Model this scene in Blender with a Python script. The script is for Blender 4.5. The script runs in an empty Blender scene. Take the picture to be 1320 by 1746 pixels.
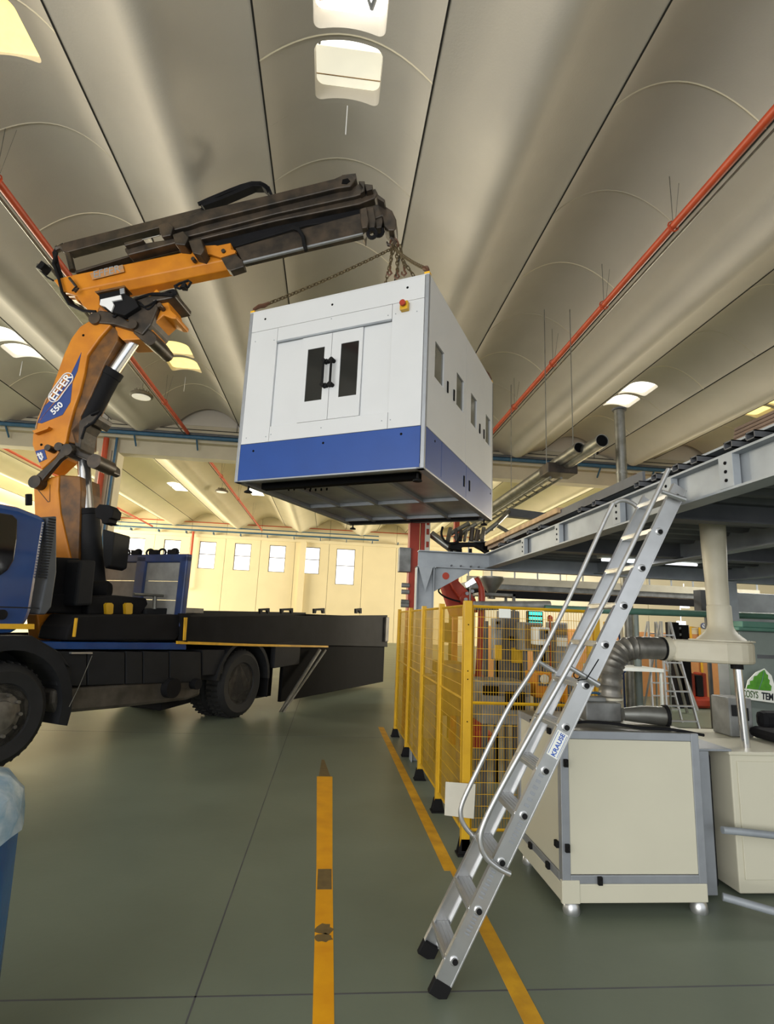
import bpy, bmesh, math, random
from mathutils import Vector as V, Matrix
random.seed(4)
PI=math.pi
C=bpy.context.scene.collection
# ------------------------------------------------------------ camera
H=1.6; FPX=950.0
dy=V((560-660.,-(1055-873.),-FPX)).normalized()
dz=V((1,-.042,0)).cross(dy)
if dz.y<0: dz=-dz
dz.normalize(); dx=dy.cross(dz)
Rm=Matrix((dx,dy,dz))                      # camera axes -> world
CAM=V((0,0,H))
cd=bpy.data.cameras.new('camera'); co=bpy.data.objects.new('camera',cd); C.objects.link(co)
co.matrix_world=Matrix.Translation(CAM)@Rm.to_4x4()
cd.sensor_fit='HORIZONTAL'; cd.sensor_width=36; cd.lens=36*FPX/1320; cd.clip_end=300; cd.clip_start=.05
sc=bpy.context.scene; sc.camera=co
# ------------------------------------------------------------ world, lights, exposure
sc.view_settings.view_transform='Standard'; sc.view_settings.look='None'
sc.view_settings.gamma=1; sc.view_settings.use_curve_mapping=False
sc.view_settings.exposure=-0.05
w=bpy.data.worlds.new('world'); sc.world=w; w.use_nodes=True
bg=w.node_tree.nodes['Background']; bg.inputs[0].default_value=(.93,.97,1,1); bg.inputs[1].default_value=1.35
def area(name,loc,target,sx,sy,power,col=(1,1,1)):
    l=bpy.data.lights.new(name,'AREA'); l.shape='RECTANGLE'; l.size=sx; l.size_y=sy; l.energy=power; l.color=col
    o=bpy.data.objects.new(name,l); C.objects.link(o); o.location=loc
    o.rotation_euler=(V(target)-V(loc)).to_track_quat('-Z','Y').to_euler(); return o
area('fill_lamp_behind',(-9,-7.5,3.2),(-1,9,6),14,5,1600,(1,.98,.94))  # unseen fill lamp, added behind the camera to brighten the near bay
area('fill_lamp_near_left',(-22,8,3.5),(0,8,6),14,5,420,(1,.96,.88))  # unseen fill lamp, added at the left of the near bay
area('fill_lamp_far_left',(-27,32,5),(0,32,6.5),18,7,12500,(1,.9,.68))  # added warm fill, out of view, brightening the far bay from the left
area('fill_lamp_far_right',(30,33,5),(0,33,6.5),18,7,11000,(1,.9,.7))  # matching added fill from the far bay's right, also out of view

# ------------------------------------------------------------ pixel helpers (only to take real positions)
def ray(px,py): return Rm@V((px-660.,-(py-873.),-FPX))
def P(px,py,X=None,Y=None,Z=None):
    r=ray(px,py); t=X/r.x if X is not None else Y/r.y if Y is not None else (Z-H)/r.z
    return CAM+r*t
# ------------------------------------------------------------ materials
def lin(c): return tuple(((x/255)/12.92 if x/255<=.04045 else ((x/255+.055)/1.055)**2.4) for x in c)
def mat(name,rgb,rough=.5,metal=0,var=.12,scale=6,bump=0,bscale=60,emit=None,es=1,rgb2=None,spec=.5,coat=0,lo=.35,hi=.7):
    m=bpy.data.materials.new(name); m.use_nodes=True; nt=m.node_tree; b=nt.nodes['Principled BSDF']
    a=lin(rgb); c2=lin(rgb2) if rgb2 else tuple(x*(1-var*2) for x in a)
    tc=nt.nodes.new('ShaderNodeTexCoord'); n=nt.nodes.new('ShaderNodeTexNoise'); n.inputs['Scale'].default_value=scale; n.inputs['Detail'].default_value=5
    nt.links.new(tc.outputs['Object'],n.inputs['Vector'])
    r=nt.nodes.new('ShaderNodeValToRGB'); r.color_ramp.elements[0].position=lo; r.color_ramp.elements[1].position=hi
    r.color_ramp.elements[0].color=(*a,1); r.color_ramp.elements[1].color=(*c2,1)
    nt.links.new(n.outputs['Fac'],r.inputs[0]); nt.links.new(r.outputs[0],b.inputs['Base Color'])
    b.inputs['Roughness'].default_value=rough; b.inputs['Metallic'].default_value=metal
    b.inputs['Specular IOR Level'].default_value=spec; b.inputs['Coat Weight'].default_value=coat
    if bump:
        n2=nt.nodes.new('ShaderNodeTexNoise'); n2.inputs['Scale'].default_value=bscale; n2.inputs['Detail'].default_value=3
        nt.links.new(tc.outputs['Object'],n2.inputs['Vector'])
        bp=nt.nodes.new('ShaderNodeBump'); bp.inputs['Strength'].default_value=bump; bp.inputs['Distance'].default_value=.01
        nt.links.new(n2.outputs['Fac'],bp.inputs['Height']); nt.links.new(bp.outputs[0],b.inputs['Normal'])
    if emit:
        b.inputs['Emission Color'].default_value=(*lin(emit),1); b.inputs['Emission Strength'].default_value=es
    return m
M=dict(
 ceil=mat('ceiling_concrete',(205,198,186),.8,var=.04,scale=.9,bump=.15,bscale=40),
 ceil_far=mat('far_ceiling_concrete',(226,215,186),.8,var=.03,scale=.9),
 joint=mat('joint_black',(40,38,34),.9),
 wall=mat('wall_cream',(226,212,176),.85,var=.03,scale=.7),
 beam=mat('beam_concrete',(196,187,165),.85,var=.06,scale=1.5),
 floor=mat('floor_epoxy',(116,125,110),.4,var=.1,scale=.8,bump=.06,bscale=25,spec=.28),
 tape=mat('floor_tape',(248,178,18),.5,var=.06,scale=5,rgb2=(232,158,18),spec=.3),
 tape2=mat('floor_tape_worn',(222,166,28),.6,rgb2=(190,138,30),scale=7,bump=.1),
 worn=mat('tape_wear',(120,100,60),.7,scale=20),
 white=mat('cabinet_white',(208,210,212),.42,var=.02,scale=2),
 blue=mat('cabinet_blue',(18,68,146),.4,var=.05,scale=3),
 alu=mat('aluminium',(200,201,202),.36,.85,var=.05,scale=12),
 alu2=mat('aluminium_profile',(160,164,170),.45,.5,var=.05,scale=12),
 pan=mat('galvanised_pan',(196,196,192),.4,.45,var=.14,scale=3),
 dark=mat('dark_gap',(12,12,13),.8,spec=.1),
 glass=mat('tinted_glass',(26,28,28),.08,var=.1,spec=.6),
 sglass=mat('side_glass',(92,94,86),.1,var=.1,spec=.7),
 rubber=mat('black_rubber',(18,18,19),.75,spec=.25),
 black=mat('black_paint',(22,22,25),.75,spec=.2,var=.2,scale=4),
 blackw=mat('worn_black_steel',(42,38,34),.45,.2,rgb2=(78,66,54),scale=5,bump=.2,bscale=30),
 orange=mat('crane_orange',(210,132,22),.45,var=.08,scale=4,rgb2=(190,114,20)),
 orange_d=mat('crane_orange_brown',(124,80,26),.5,rgb2=(70,46,22),scale=6),  # darker, browner orange for the crane's inner faces and small parts
 red=mat('safety_red',(168,52,24),.5,rgb2=(138,42,22),scale=5),
 pipe_red=mat('pipe_red',(186,72,36),.5,rgb2=(168,62,32),scale=3),
 chrome=mat('chrome_rod',(225,225,228),.14,.95,var=.02),
 tblue=mat('truck_blue',(22,66,128),.22,rgb2=(18,56,112),scale=2,coat=.5),
 tglass=mat('truck_glass',(16,14,18),.06),
 tgrey=mat('truck_grey',(72,76,82),.5,var=.1),
 tdark=mat('truck_plastic',(32,33,36),.7,spec=.25,var=.12,scale=5),
 tank=mat('dusty_tank',(92,86,78),.55,.3,rgb2=(60,56,50),scale=4),
 tyre=mat('tyre',(28,28,29),.75,var=.15,scale=9),
 rim=mat('dusty_rim',(120,116,108),.55,.4,rgb2=(78,74,68),scale=9),
 dblue=mat('decal_blue',(34,62,130),.4,rgb2=(38,66,132)),
 dwhite=mat('decal_white',(235,236,238),.5,var=.02),
 faded=mat('faded_print',(150,128,104),.6,rgb2=(196,128,52),scale=16),
 hblue=mat('headboard_blue',(34,58,110),.45,rgb2=(40,52,82),scale=5),
 hpanel=mat('headboard_panel',(150,150,146),.6,rgb2=(120,120,118),scale=4),
 yellow=mat('fence_yellow',(214,168,28),.45,rgb2=(192,148,24),scale=5),
 yellow_d=mat('reflector_yellow',(240,184,40),.5),
 box=mat('box_cream',(204,200,180),.42,var=.03,scale=1.6),
 steel=mat('painted_steel_grey',(158,164,170),.48,.15,rgb2=(136,142,148),scale=4),
 steel_d=mat('deck_grey',(88,90,94),.55,.1,rgb2=(72,74,78),scale=4),
 galv=mat('galvanised_steel',(140,140,134),.38,.7,rgb2=(112,110,102),scale=6),
 bpipe=mat('pipe_blue',(50,92,122),.5),
 cream=mat('fan_cream',(204,198,178),.5,rgb2=(186,178,156),scale=4),
 flex=mat('flexible_duct',(158,154,146),.4,.6,rgb2=(90,88,82),scale=5),
 gg=mat('machine_grey_green',(112,122,118),.55,var=.06),
 green=mat('frame_green',(72,112,98),.5),
 leaf=mat('leaf_green',(80,150,30),.5,rgb2=(56,120,24),scale=14),
 signw=mat('sign_white',(226,228,222),.5,var=.03),
 letg=mat('letter_green',(70,100,50),.5), letk=mat('letter_black',(20,26,36),.5), letb=mat('letter_blue',(30,80,170),.5),
 peach=mat('dado_orange',(214,150,92),.7,var=.04),
 wood=mat('timber_brown',(118,98,84),.75,rgb2=(92,76,66),scale=8),
 woodl=mat('timber_light',(190,160,120),.75,rgb2=(150,120,90),scale=8),
 chain=mat('chain_rusty',(104,92,64),.5,.4,rgb2=(76,62,44),scale=20),
 hookred=mat('hook_red',(96,62,44),.5,.2,scale=20),
 bwrap=mat('blue_wrap',(14,104,170),.25,rgb2=(18,80,150),scale=3,bump=.3,bscale=8),
 wwrap=mat('white_film',(200,216,226),.25,rgb2=(120,160,190),scale=12,bump=.5,bscale=14),
 paper=mat('white_paper',(214,210,196),.7,var=.05),
 sky=mat('skylight_white',(255,255,255),.5,emit=(255,252,240),es=3),
 skyy=mat('skylight_yellow',(255,240,180),.5,emit=(255,226,140),es=1.5),
 skyd=mat('skylight_dull',(230,225,205),.5,emit=(240,235,212),es=.85),
 winlit=mat('window_daylight',(255,255,255),.5,emit=(244,248,255),es=1.6),
 frame=mat('window_frame',(120,112,96),.6),
 teal=mat('display_teal',(60,200,190),.4,emit=(70,220,205),es=1.0),
 lamp=mat('lamp_glass',(230,226,214),.3,emit=(255,250,235),es=.35),
 brown=mat('machine_brown',(122,96,56),.6,rgb2=(84,66,44),scale=8),
 mgrey=mat('machine_grey',(140,142,140),.5,.2,rgb2=(104,104,102),scale=7),
)
# ------------------------------------------------------------ mesh builder
I4=Matrix.Identity(4)
class MB:
    def __init__(s,F=I4): s.v=[];s.f=[];s.F=F
    def add(s,vs,fs,F=None):
        F=F or s.F; k=len(s.v); s.v+=[F@V(a) for a in vs]; s.f+=[tuple(i+k for i in f) for f in fs]; return s
    def box(s,a,b,F=None):
        (x0,y0,z0),(x1,y1,z1)=a,b
        vs=[(x0,y0,z0),(x1,y0,z0),(x1,y1,z0),(x0,y1,z0),(x0,y0,z1),(x1,y0,z1),(x1,y1,z1),(x0,y1,z1)]
        return s.add(vs,[(0,3,2,1),(4,5,6,7),(0,1,5,4),(1,2,6,5),(2,3,7,6),(3,0,4,7)],F)
    def prism(s,pts,vec,F=I4):
        n=len(pts); vs=[V(p) for p in pts]+[V(p)+V(vec) for p in pts]
        return s.add(vs,[tuple(range(n))[::-1],tuple(range(n,2*n))]+[(i,(i+1)%n,n+(i+1)%n,n+i) for i in range(n)],F)
    def tube(s,pts,r,n=10,closed=False,F=None,caps=True):
        F=F or s.F; pts=[F@V(p) for p in pts]; m=len(pts); vs=[];fs=[]
        rs=r if isinstance(r,(list,tuple)) else [r]*m
        up=None
        for i,p in enumerate(pts):
            if closed: t=(pts[(i+1)%m]-pts[i-1]).normalized()
            else: t=(pts[min(i+1,m-1)]-pts[max(i-1,0)]).normalized()
            if up is None: up=V((0,0,1)) if abs(t.z)<.9 else V((1,0,0))
            a=(up-t*up.dot(t)); a=a.normalized() if a.length>1e-6 else t.orthogonal().normalized()
            up=a; b=t.cross(a)
            vs+=[p+(a*math.cos(2*PI*k/n)+b*math.sin(2*PI*k/n))*rs[i] for k in range(n)]
        for i in range(m if closed else m-1):
            j=(i+1)%m
            fs+=[(i*n+k,i*n+(k+1)%n,j*n+(k+1)%n,j*n+k) for k in range(n)]
        if caps and not closed: fs+=[tuple(range(n))[::-1],tuple(range((m-1)*n,m*n))]
        return s.add(vs,fs,I4)
    def cyl(s,a,b,r,n=16,F=None): return s.tube([a,b],r,n,F=F)
    def lathe(s,c,ax,prof,n=24,F=None):
        F=F or s.F; c=F@V(c); ax=(F.to_3x3()@V(ax)).normalized(); a=ax.orthogonal().normalized(); b=ax.cross(a); vs=[];fs=[]
        for r,h in prof: vs+=[c+ax*h+(a*math.cos(2*PI*k/n)+b*math.sin(2*PI*k/n))*max(r,1e-4) for k in range(n)]
        for i in range(len(prof)-1): fs+=[(i*n+k,i*n+(k+1)%n,(i+1)*n+(k+1)%n,(i+1)*n+k) for k in range(n)]
        return s.add(vs,fs+[tuple(range(n))[::-1],tuple(range(len(vs)-n,len(vs)))],I4)
    def ball(s,c,r,n=10): return s.lathe(c,(0,0,1),[(r*math.sin(PI*i/n),-r*math.cos(PI*i/n)) for i in range(n+1)],n+4)
    def build(s,name,m,parent=None,bevel=0,smooth=False,stuff=False):
        org=parent['_o'] if parent is not None and '_o' in parent else (0,0,0)
        o_=V(org); me=bpy.data.meshes.new(name); me.from_pydata([tuple(p-o_) for p in s.v],[],s.f); me.update()
        bm=bmesh.new(); bm.from_mesh(me); bmesh.ops.recalc_face_normals(bm,faces=bm.faces); bm.to_mesh(me); bm.free()
        me.materials.append(M[m] if isinstance(m,str) else m)
        ob=bpy.data.objects.new(name,me); C.objects.link(ob)
        if smooth:
            for p in me.polygons: p.use_smooth=True
            me.set_sharp_from_angle(angle=math.radians(38))
        if parent is not None: ob.parent=parent; ob['_o']=tuple(org)
        else: ob['_o']=(0,0,0)
        if bevel:
            md=ob.modifiers.new('bevel','BEVEL'); md.width=bevel; md.segments=2; md.limit_method='ANGLE'; md.angle_limit=math.radians(35)
        if stuff: ob['kind']='stuff'
        return ob
def thing(name,label,cat,loc=(0,0,0),group=None):
    o=bpy.data.objects.new(name,None); C.objects.link(o); o.location=loc; o['_o']=tuple(loc); o.empty_display_size=.1
    o['label']=label;o['category']=cat
    if group:o['group']=group
    return o
def tag(o,label,cat,group=None):
    o['label']=label;o['category']=cat
    if group:o['group']=group
    return o
def struct(o): o['kind']='structure'; return o
def dup(r,loc,label,group=None):
    c=r.copy(); C.objects.link(c); c.location=loc; c['label']=label
    if group: c['group']=group
    for ch in list(r.children):
        k=ch.copy(); C.objects.link(k); k.parent=c
        for g in list(ch.children):
            q=g.copy(); C.objects.link(q); q.parent=k
    return c
def text(s,size,org,xd,yd,m,parent,name='lettering',center=True,thick=.0015,bold=0,xs=1):
    cu=bpy.data.curves.new('t','FONT'); cu.body=s; cu.size=size; cu.extrude=thick; cu.offset=bold
    if center: cu.align_x='CENTER'; cu.align_y='CENTER'
    to=bpy.data.objects.new('t',cu); C.objects.link(to); dg=bpy.context.evaluated_depsgraph_get()
    me=bpy.data.meshes.new_from_object(to.evaluated_get(dg)); bpy.data.objects.remove(to)
    xd=V(xd).normalized(); yd=V(yd); yd=(yd-xd*yd.dot(xd)).normalized(); zd=xd.cross(yd)
    T=Matrix.Translation(V(org)-V(parent['_o']))@Matrix((xd,yd,zd)).transposed().to_4x4()
    me.transform(T@Matrix.Diagonal((xs,1,1,1))); me.materials.clear(); me.materials.append(M[m])
    ob=bpy.data.objects.new(name,me); C.objects.link(ob); ob.parent=parent; ob['_o']=tuple(parent['_o']); return ob
def smooth_path(pts,n=6):
    out=[]
    for i in range(len(pts)-1):
        p0=pts[max(i-1,0)];p1=pts[i];p2=pts[i+1];p3=pts[min(i+2,len(pts)-1)]
        for j in range(n):
            t_=j/n; out.append(.5*((2*p1)+(p2-p0)*t_+(2*p0-5*p1+4*p2-p3)*t_*t_+(3*p1-p0-3*p2+p3)*t_**3))
    return out+[pts[-1]]
class Fr:                                   # vertical frame: x along d, y into the depth n, z up
    def __init__(s,o,d,n):
        s.o=V((*o,0)); s.d=V((*d,0)).normalized(); s.n=V((*n,0)).normalized()
        s.F=Matrix.Translation(s.o)@Matrix((s.d,s.n,V((0,0,1)))).transposed().to_4x4()
    def px(s,x,y,off=0):                    # pixel -> local (x, off, z) on the plane y=off
        r=ray(x,y); t=(s.o+s.n*off-CAM).dot(s.n)/r.dot(s.n); p=CAM+r*t
        return V(((p-s.o).dot(s.d),off,p.z))
    def W(s,p): return s.F@V(p)
    def plate(s,mb,pts,o0,o1):              # outline traced on plane o0 extruded to o1
        L=[s.px(x,y,o0) for x,y in pts]; mb.prism(L,(0,o1-o0,0),s.F); return mb
    def plateL(s,mb,pts,o0,o1): mb.prism([(a,o0,b) for a,b in pts],(0,o1-o0,0),s.F); return mb

# ============================================================ SETTING
Y1=20.6; Y2=43.0; ZJ=8.5; RISE=.6; PER=4.68; X0=-.18; HW=1.12
b=MB(); b.box((-32,-9,-.2),(42,Y2+.3,0)); fl=struct(b.build('floor','floor'))
# fine sawn joints of the floor
for (x0,y0,x1,y1) in [(-30,2.78,40,2.79),(-.47,-8,-.462,12),(-30,8.2,40,8.21),(-30,14,40,14.01),(5.4,-8,5.41,20)]:
    b=MB(); b.box((x0,y0,0),(x1,y1,.0006)); b.build('floor_joint','steel_d',fl)
# tapes
b=MB(); b.prism([(.04,2.0,.0),(.12,2.0,0),(.125,4.04,0),(.02,4.04,0)],(0,0,.0015)); t=b.build('floor_tape','tape',fl)
b=MB(); b.prism([(.02,4.04,.0),(.125,4.04,0),(.14,6.2,0),(-.02,6.2,0)],(0,0,.0015)); t=b.build('floor_tape','tape',fl)
b=MB(); b.box((.03,3.74,.0015),(.118,4.02,.0022)); b.build('tape_wear','worn',fl)
b=MB(); b.prism([(.0,6.2,0),(.12,6.2,0),(.05,6.9,0),(.02,6.9,0)],(0,0,.001)); b.build('tape_tip','worn',fl)  # tapered end of the centre tape, in a darker brown
for (yy,hh,s_) in ((3.3,.07,2),(3.22,.05,3)):
    random.seed(s_); n=14
    b=MB(); b.prism([(.075+.055*math.cos(2*PI*k/n)*random.uniform(.6,1),yy+hh*math.sin(2*PI*k/n)*random.uniform(.6,1),.0015) for k in range(n)],(0,0,.0008)); b.build('tape_wear','worn',fl)
b=MB(); b.box((.9,1.6,0),(.985,4.0,.0015)); b.build('floor_tape','tape2',fl)
b=MB(); b.box((.86,4.0,0),(.945,9,.0015)); b.build('floor_tape','tape2',fl)

# ceiling: vault shells, girders, skylights
ce=bpy.data.objects.new('ceiling',None); C.objects.link(ce); ce['kind']='structure'; ce['_o']=(0,0,0)
def vz(x): return ZJ+RISE*(1-(x/HW)**2)
def shell(mb,xc,y0,y1,g=.008,n=14):
    xs=[-HW+.0+2*HW*i/n for i in range(n+1)]
    vs=[(xc+x,y,vz(x)+t) for t in (0,.08) for y in (y0+g,y1-g) for x in xs]; k=n+1; fs=[]
    for i in range(n):
        fs+=[(i,i+1,k+i+1,k+i),(2*k+i,3*k+i,3*k+i+1,2*k+i+1),(i,2*k+i,2*k+i+1,i+1),(k+i,k+i+1,3*k+i+1,3*k+i)]
    fs+=[(0,k,3*k,2*k),(n,2*k+n,3*k+n,k+n)]
    return mb.add(vs,fs)
def rr(cx,cy,hx,hy,r,n=6):
    pts=[]
    for q,(sx,sy) in enumerate(((1,1),(-1,1),(-1,-1),(1,-1))):
        for i in range(n+1):
            a=(q+i/n)*PI/2; pts.append((cx+sx*(hx-r)+r*math.cos(a),cy+sy*(hy-r)+r*math.sin(a)))
    return pts
def holed(mb,xc,y0,y1,hx=.46,hy=.42):
    cy=(y0+y1)/2; hy2=(y1-y0)/2; base=rr(0,0,hx,hy,.11); inner=[];outer=[]; m_=len(base)
    for i,p in enumerate(base):
        q=base[(i+1)%m_]; u_,v_=p[0]/hx,p[1]/hy; k=1/max(abs(u_),abs(v_))
        o=(u_*k*HW,v_*k*hy2)
        if i%7==3: o=(HW if u_>0 else -HW,hy2 if v_>0 else -hy2)
        inner.append((p[0],cy+p[1])); outer.append((o[0],cy+o[1]))
        if i%7==6:
            u2,v2=q[0]/hx,q[1]/hy; k2=1/max(abs(u2),abs(v2)); o2=(u2*k2*HW,v2*k2*hy2)
            for j in range(1,10):
                f=j/10; inner.append((p[0]+(q[0]-p[0])*f,cy+p[1]+(q[1]-p[1])*f)); outer.append((o[0]+(o2[0]-o[0])*f,cy+o[1]+(o2[1]-o[1])*f))
    L=8; vs=[]; n=len(inner)
    for j in range(L+1):
        for (a,b_) in zip(inner,outer):
            x=a[0]+(b_[0]-a[0])*j/L; y=a[1]+(b_[1]-a[1])*j/L; vs.append((xc+x,y,vz(x)))
    mb.add(vs,[(j*n+i,j*n+(i+1)%n,(j+1)*n+(i+1)%n,(j+1)*n+i) for j in range(L) for i in range(n)])
    sh=[(xc+x,y,vz(x)) for x,y in inner]+[(xc+x,y,9.75) for x,y in inner]
    mb.add(sh,[(i,(i+1)%n,n+(i+1)%n,n+i) for i in range(n)])
    return inner
VC=list(range(-4,6)); wincnt=[0]
def skylight(xc,yc,m,bars=False,dull=False,zs=9.35):
    wincnt[0]+=1
    b=MB(); b.prism([(xc+x,y,0) for x,y in rr(0,yc,.47,.43,.11)],(0,0,.02)); 
    for i in range(len(b.v)): b.v[i].z+=zs
    o=struct(b.build('window_%d'%(wincnt[0]+20),m))
    if bars:
        b=MB(); b.tube([(xc-.4,yc-.1,9.3),(xc+.36,yc-.02,9.3)],.03,6).tube([(xc-.02,yc-.35,9.3),(xc+.26,yc+.28,9.27)],.02,6).tube([(xc+.26,yc+.28,9.27),(xc+.36,yc-.05,9.3)],.03,6)
        b.build('opening_arm','alu2',o)
        b=MB()
        for i in range(8): b.box((xc-.43,yc-.4+i*.1,9.32),(xc-.36,yc-.395+i*.1,9.325))
        for i in range(3): b.box((xc-.43+i*.03,yc-.4,9.32),(xc-.427+i*.03,yc+.4,9.325))
        b.build('safety_net','woodl',o)
    if dull:
        b=MB(); b.box((xc-.46,yc-.15,9.3),(xc+.46,yc+.42,9.33)); b.build('blind','skyd',o)
        b=MB(); b.tube([(xc-.38,yc-.4,9.29),(xc-.41,yc-.2,9.26)],.02,6); b.build('opening_arm','alu2',o)
        b=MB()
        b.box((xc-.46,yc+.25,9.29),(xc+.46,yc+.262,9.3)); b.build('blind_seam','woodl',o)
    return o
for k in VC:
    xc=X0+PER*k; wm={-2:'sky',-1:'skyy',0:'sky',1:'sky',2:'sky',3:'skyy'}.get(k,'sky')
    for y0 in range(-6,20,2):
        y1=min(y0+2,Y1-.5) if y0<18 else Y1-.3
        b=MB()
        if k==1: shell(b,xc,y0,y1,0)
        elif y0 in (4,14): shell(b,xc,y0,y0+1,0); holed(b,xc,y0+1,y0+2)
        elif y0 in (6,16): holed(b,xc,y0,y0+1); shell(b,xc,y0+1,y0+2,0)
        else: shell(b,xc,y0,y1,0)
        b.build('vault_panel','ceil',ce,smooth=True)
        # pale seam ridge between the panels
        if y0>-6:
            b=MB(); b.tube([(xc-HW+2*HW*i/16,y0,vz(-HW+2*HW*i/16)-.002) for i in range(17)],.012,4); b.build('vault_seam','ceil_far' if y0%4 else 'beam',ce)
    for (yy,kk) in ((5.5,0),(6.5,1),(15.5,0),(16.5,1)):
        if abs(xc)<16 and k!=1 and not (k==0 and yy>10): skylight(xc,yy,wm,bars=(k==0 and yy==5.5),dull=(k==0 and yy==6.5),zs=9.35 if k==0 else 9.14)
    # second bay, one shell per vault, too far to tell its pieces apart
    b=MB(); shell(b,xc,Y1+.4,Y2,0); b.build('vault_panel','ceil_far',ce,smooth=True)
    for yy in (33.4,34.5):
        if abs(xc)<12:
            wincnt[0]+=1; b=MB(); b.box((xc-.45,yy-.42,9.03),(xc+.45,yy+.42,9.06)); struct(b.build('window_%d'%(wincnt[0]+20),'sky'))
def girder(xc,y0,y1,m):
    prof=[(HW,0),(.95,-.03),(.8,-.075),(.62,-.15),(.45,-.25),(.3,-.36),(.2,-.45),(.12,-.5),(.04,-.52)]
    w_=PER/2-HW
    prof=[(w_*p[0]/(HW),p[1]) for p in prof]
    pts=[(xc-a,ZJ+z) for a,z in prof]+[(xc+a,ZJ+z) for a,z in prof[::-1]]+[(xc+w_-.02,ZJ+.12),(xc-w_+.02,ZJ+.12)]
    b=MB(); b.prism([(x,y0,z) for x,z in pts],(0,y1-y0,0)); b.build('girder',m,ce,smooth=True)
    for sx in (-1,1):
        b=MB(); b.box((xc+sx*(w_-.001)-.011,y0,ZJ-.01),(xc+sx*(w_-.001)+.011,y1,ZJ+.15)); b.build('joint_strip','joint',ce)
for k in range(-5,6):
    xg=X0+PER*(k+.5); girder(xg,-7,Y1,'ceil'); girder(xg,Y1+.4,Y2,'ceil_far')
b=MB(); b.box((-32,-7,9.8),(42,Y2+.3,10)); b.build('roof_slab','ceil',ce)
# cross beam between the bays, gable infill
b=MB(); b.box((-32,Y1-.05,7.25),(42,Y1+.45,8.55)); b.box((-32,Y1-.35,7.75),(42,Y1-.05,8.1)).box((-32,Y1-.18,8.1),(42,Y1-.05,8.3)); cb=struct(b.build('trim_1','beam'))
b=MB(); b.box((-32,Y1-.07,8.5),(42,Y1,9.8)); b.build('gable_infill','ceil',cb)
b=MB(); b.box((-32,Y1-.36,8.06),(42,Y1-.345,8.1)).box((-32,Y1-.19,8.28),(42,Y1-.175,8.31)); b.build('shadow_joint','joint',cb)
for k in range(-5,7):
    b=MB(); b.box((X0+PER*k/1+1.0,Y1-.075,8.3),(X0+PER*k+1.02,Y1-.07,9.0)); b.build('panel_joint','joint',cb)
# columns
for i,x in enumerate((-8.35,)):
    b=MB(); b.box((x-.35,Y1-.1,0),(x+.35,Y1+.5,7.3)); c_=struct(b.build('trim_2','beam',bevel=.02))
    b=MB(); b.box((x+.12,Y1-.12,0),(x+.15,Y1-.1,7.3)); b.build('corner_strip','frame',c_)
b=MB(); b.box((12.9,Y1-.1,0),(13.7,Y1+.5,7.3)); struct(b.build('trim_3','beam'))
# far wall: panels with windows
wb=bpy.data.objects.new('wall_back',None); C.objects.link(wb); wb['kind']='structure'; wb['_o']=(0,0,0)
wx=[P(q,945,Y=Y2).x for q in (230,291,351,412,472,531,590)]
sp=(wx[-1]-wx[0])/6
for k in range(-7,17):
    xc=wx[0]+sp*k; h=sp/2-.012
    tall=(k==6); z0,z1=(4.9 if not tall else 1.6),6.95
    if k==6: z0=4.2
    has=(-3<k<7) or k in (13,14)
    b=MB()
    if has:
        ww=.62 if k!=6 else .72
        b.box((xc-h,Y2,0),(xc-ww,Y2+.25,9.6)).box((xc+ww,Y2,0),(xc+h,Y2+.25,9.6)).box((xc-ww,Y2,0),(xc+ww,Y2+.25,z0)).box((xc-ww,Y2,z1),(xc+ww,Y2+.25,9.6))
    else: b.box((xc-h,Y2,0),(xc+h,Y2+.25,9.6))
    b.build('wall_panel','wall',wb)
    if has:
        b=MB(); b.box((xc-ww,Y2+.16,z0),(xc+ww,Y2+.18,z1)); o=struct(b.build('window_%d'%(k+3),'winlit'))
        b=MB(); zm=(z0+z1)/2+.05; f=.05
        for (a0,c0,a1,c1) in ((-ww,z0,-ww+f,z1),(ww-f,z0,ww,z1),(-ww,z0,ww,z0+f),(-ww,z1-f,ww,z1),(-ww,zm,ww,zm+f)): b.box((xc+a0,Y2+.08,c0),(xc+a1,Y2+.16,c1))
        b.build('window_frame','frame',o)
b=MB(); b.box((-32,Y2+.26,0),(42,Y2+.3,9.8)); b.build('wall_core','joint',wb)
b=MB(); b.box((-32,Y2-.12,7.25),(42,Y2,7.5)); struct(b.build('trim_4','wall'))
b=MB(); b.box((P(515,960,Y=Y2).x-.2,Y2-.35,0),(P(515,960,Y=Y2).x+.25,Y2,7.3)); struct(b.build('trim_5','wall'))
# right partition wall at the back of the workshop
YP=14.0
b=MB(); b.box((-24.3,-8,0),(-24,Y1-.4,9.8)); struct(b.build('wall_left','wall'))
b=MB(); b.box((20,-8,0),(20.3,Y1-.4,9.8)); struct(b.build('wall_right','wall'))
pw=bpy.data.objects.new('wall_rear',None); C.objects.link(pw); pw['kind']='structure'; pw['_o']=(0,0,0)
for i in range(8):
    x=3.9+i*2.2
    b=MB(); b.box((x,YP,1.6),(x+2.19,YP+.15,3.0)); b.build('wall_panel','wall',pw)
    b=MB(); b.box((x,YP-.01,0),(x+2.19,YP+.15,1.598)); b.build('dado_panel','peach',pw)
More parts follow.
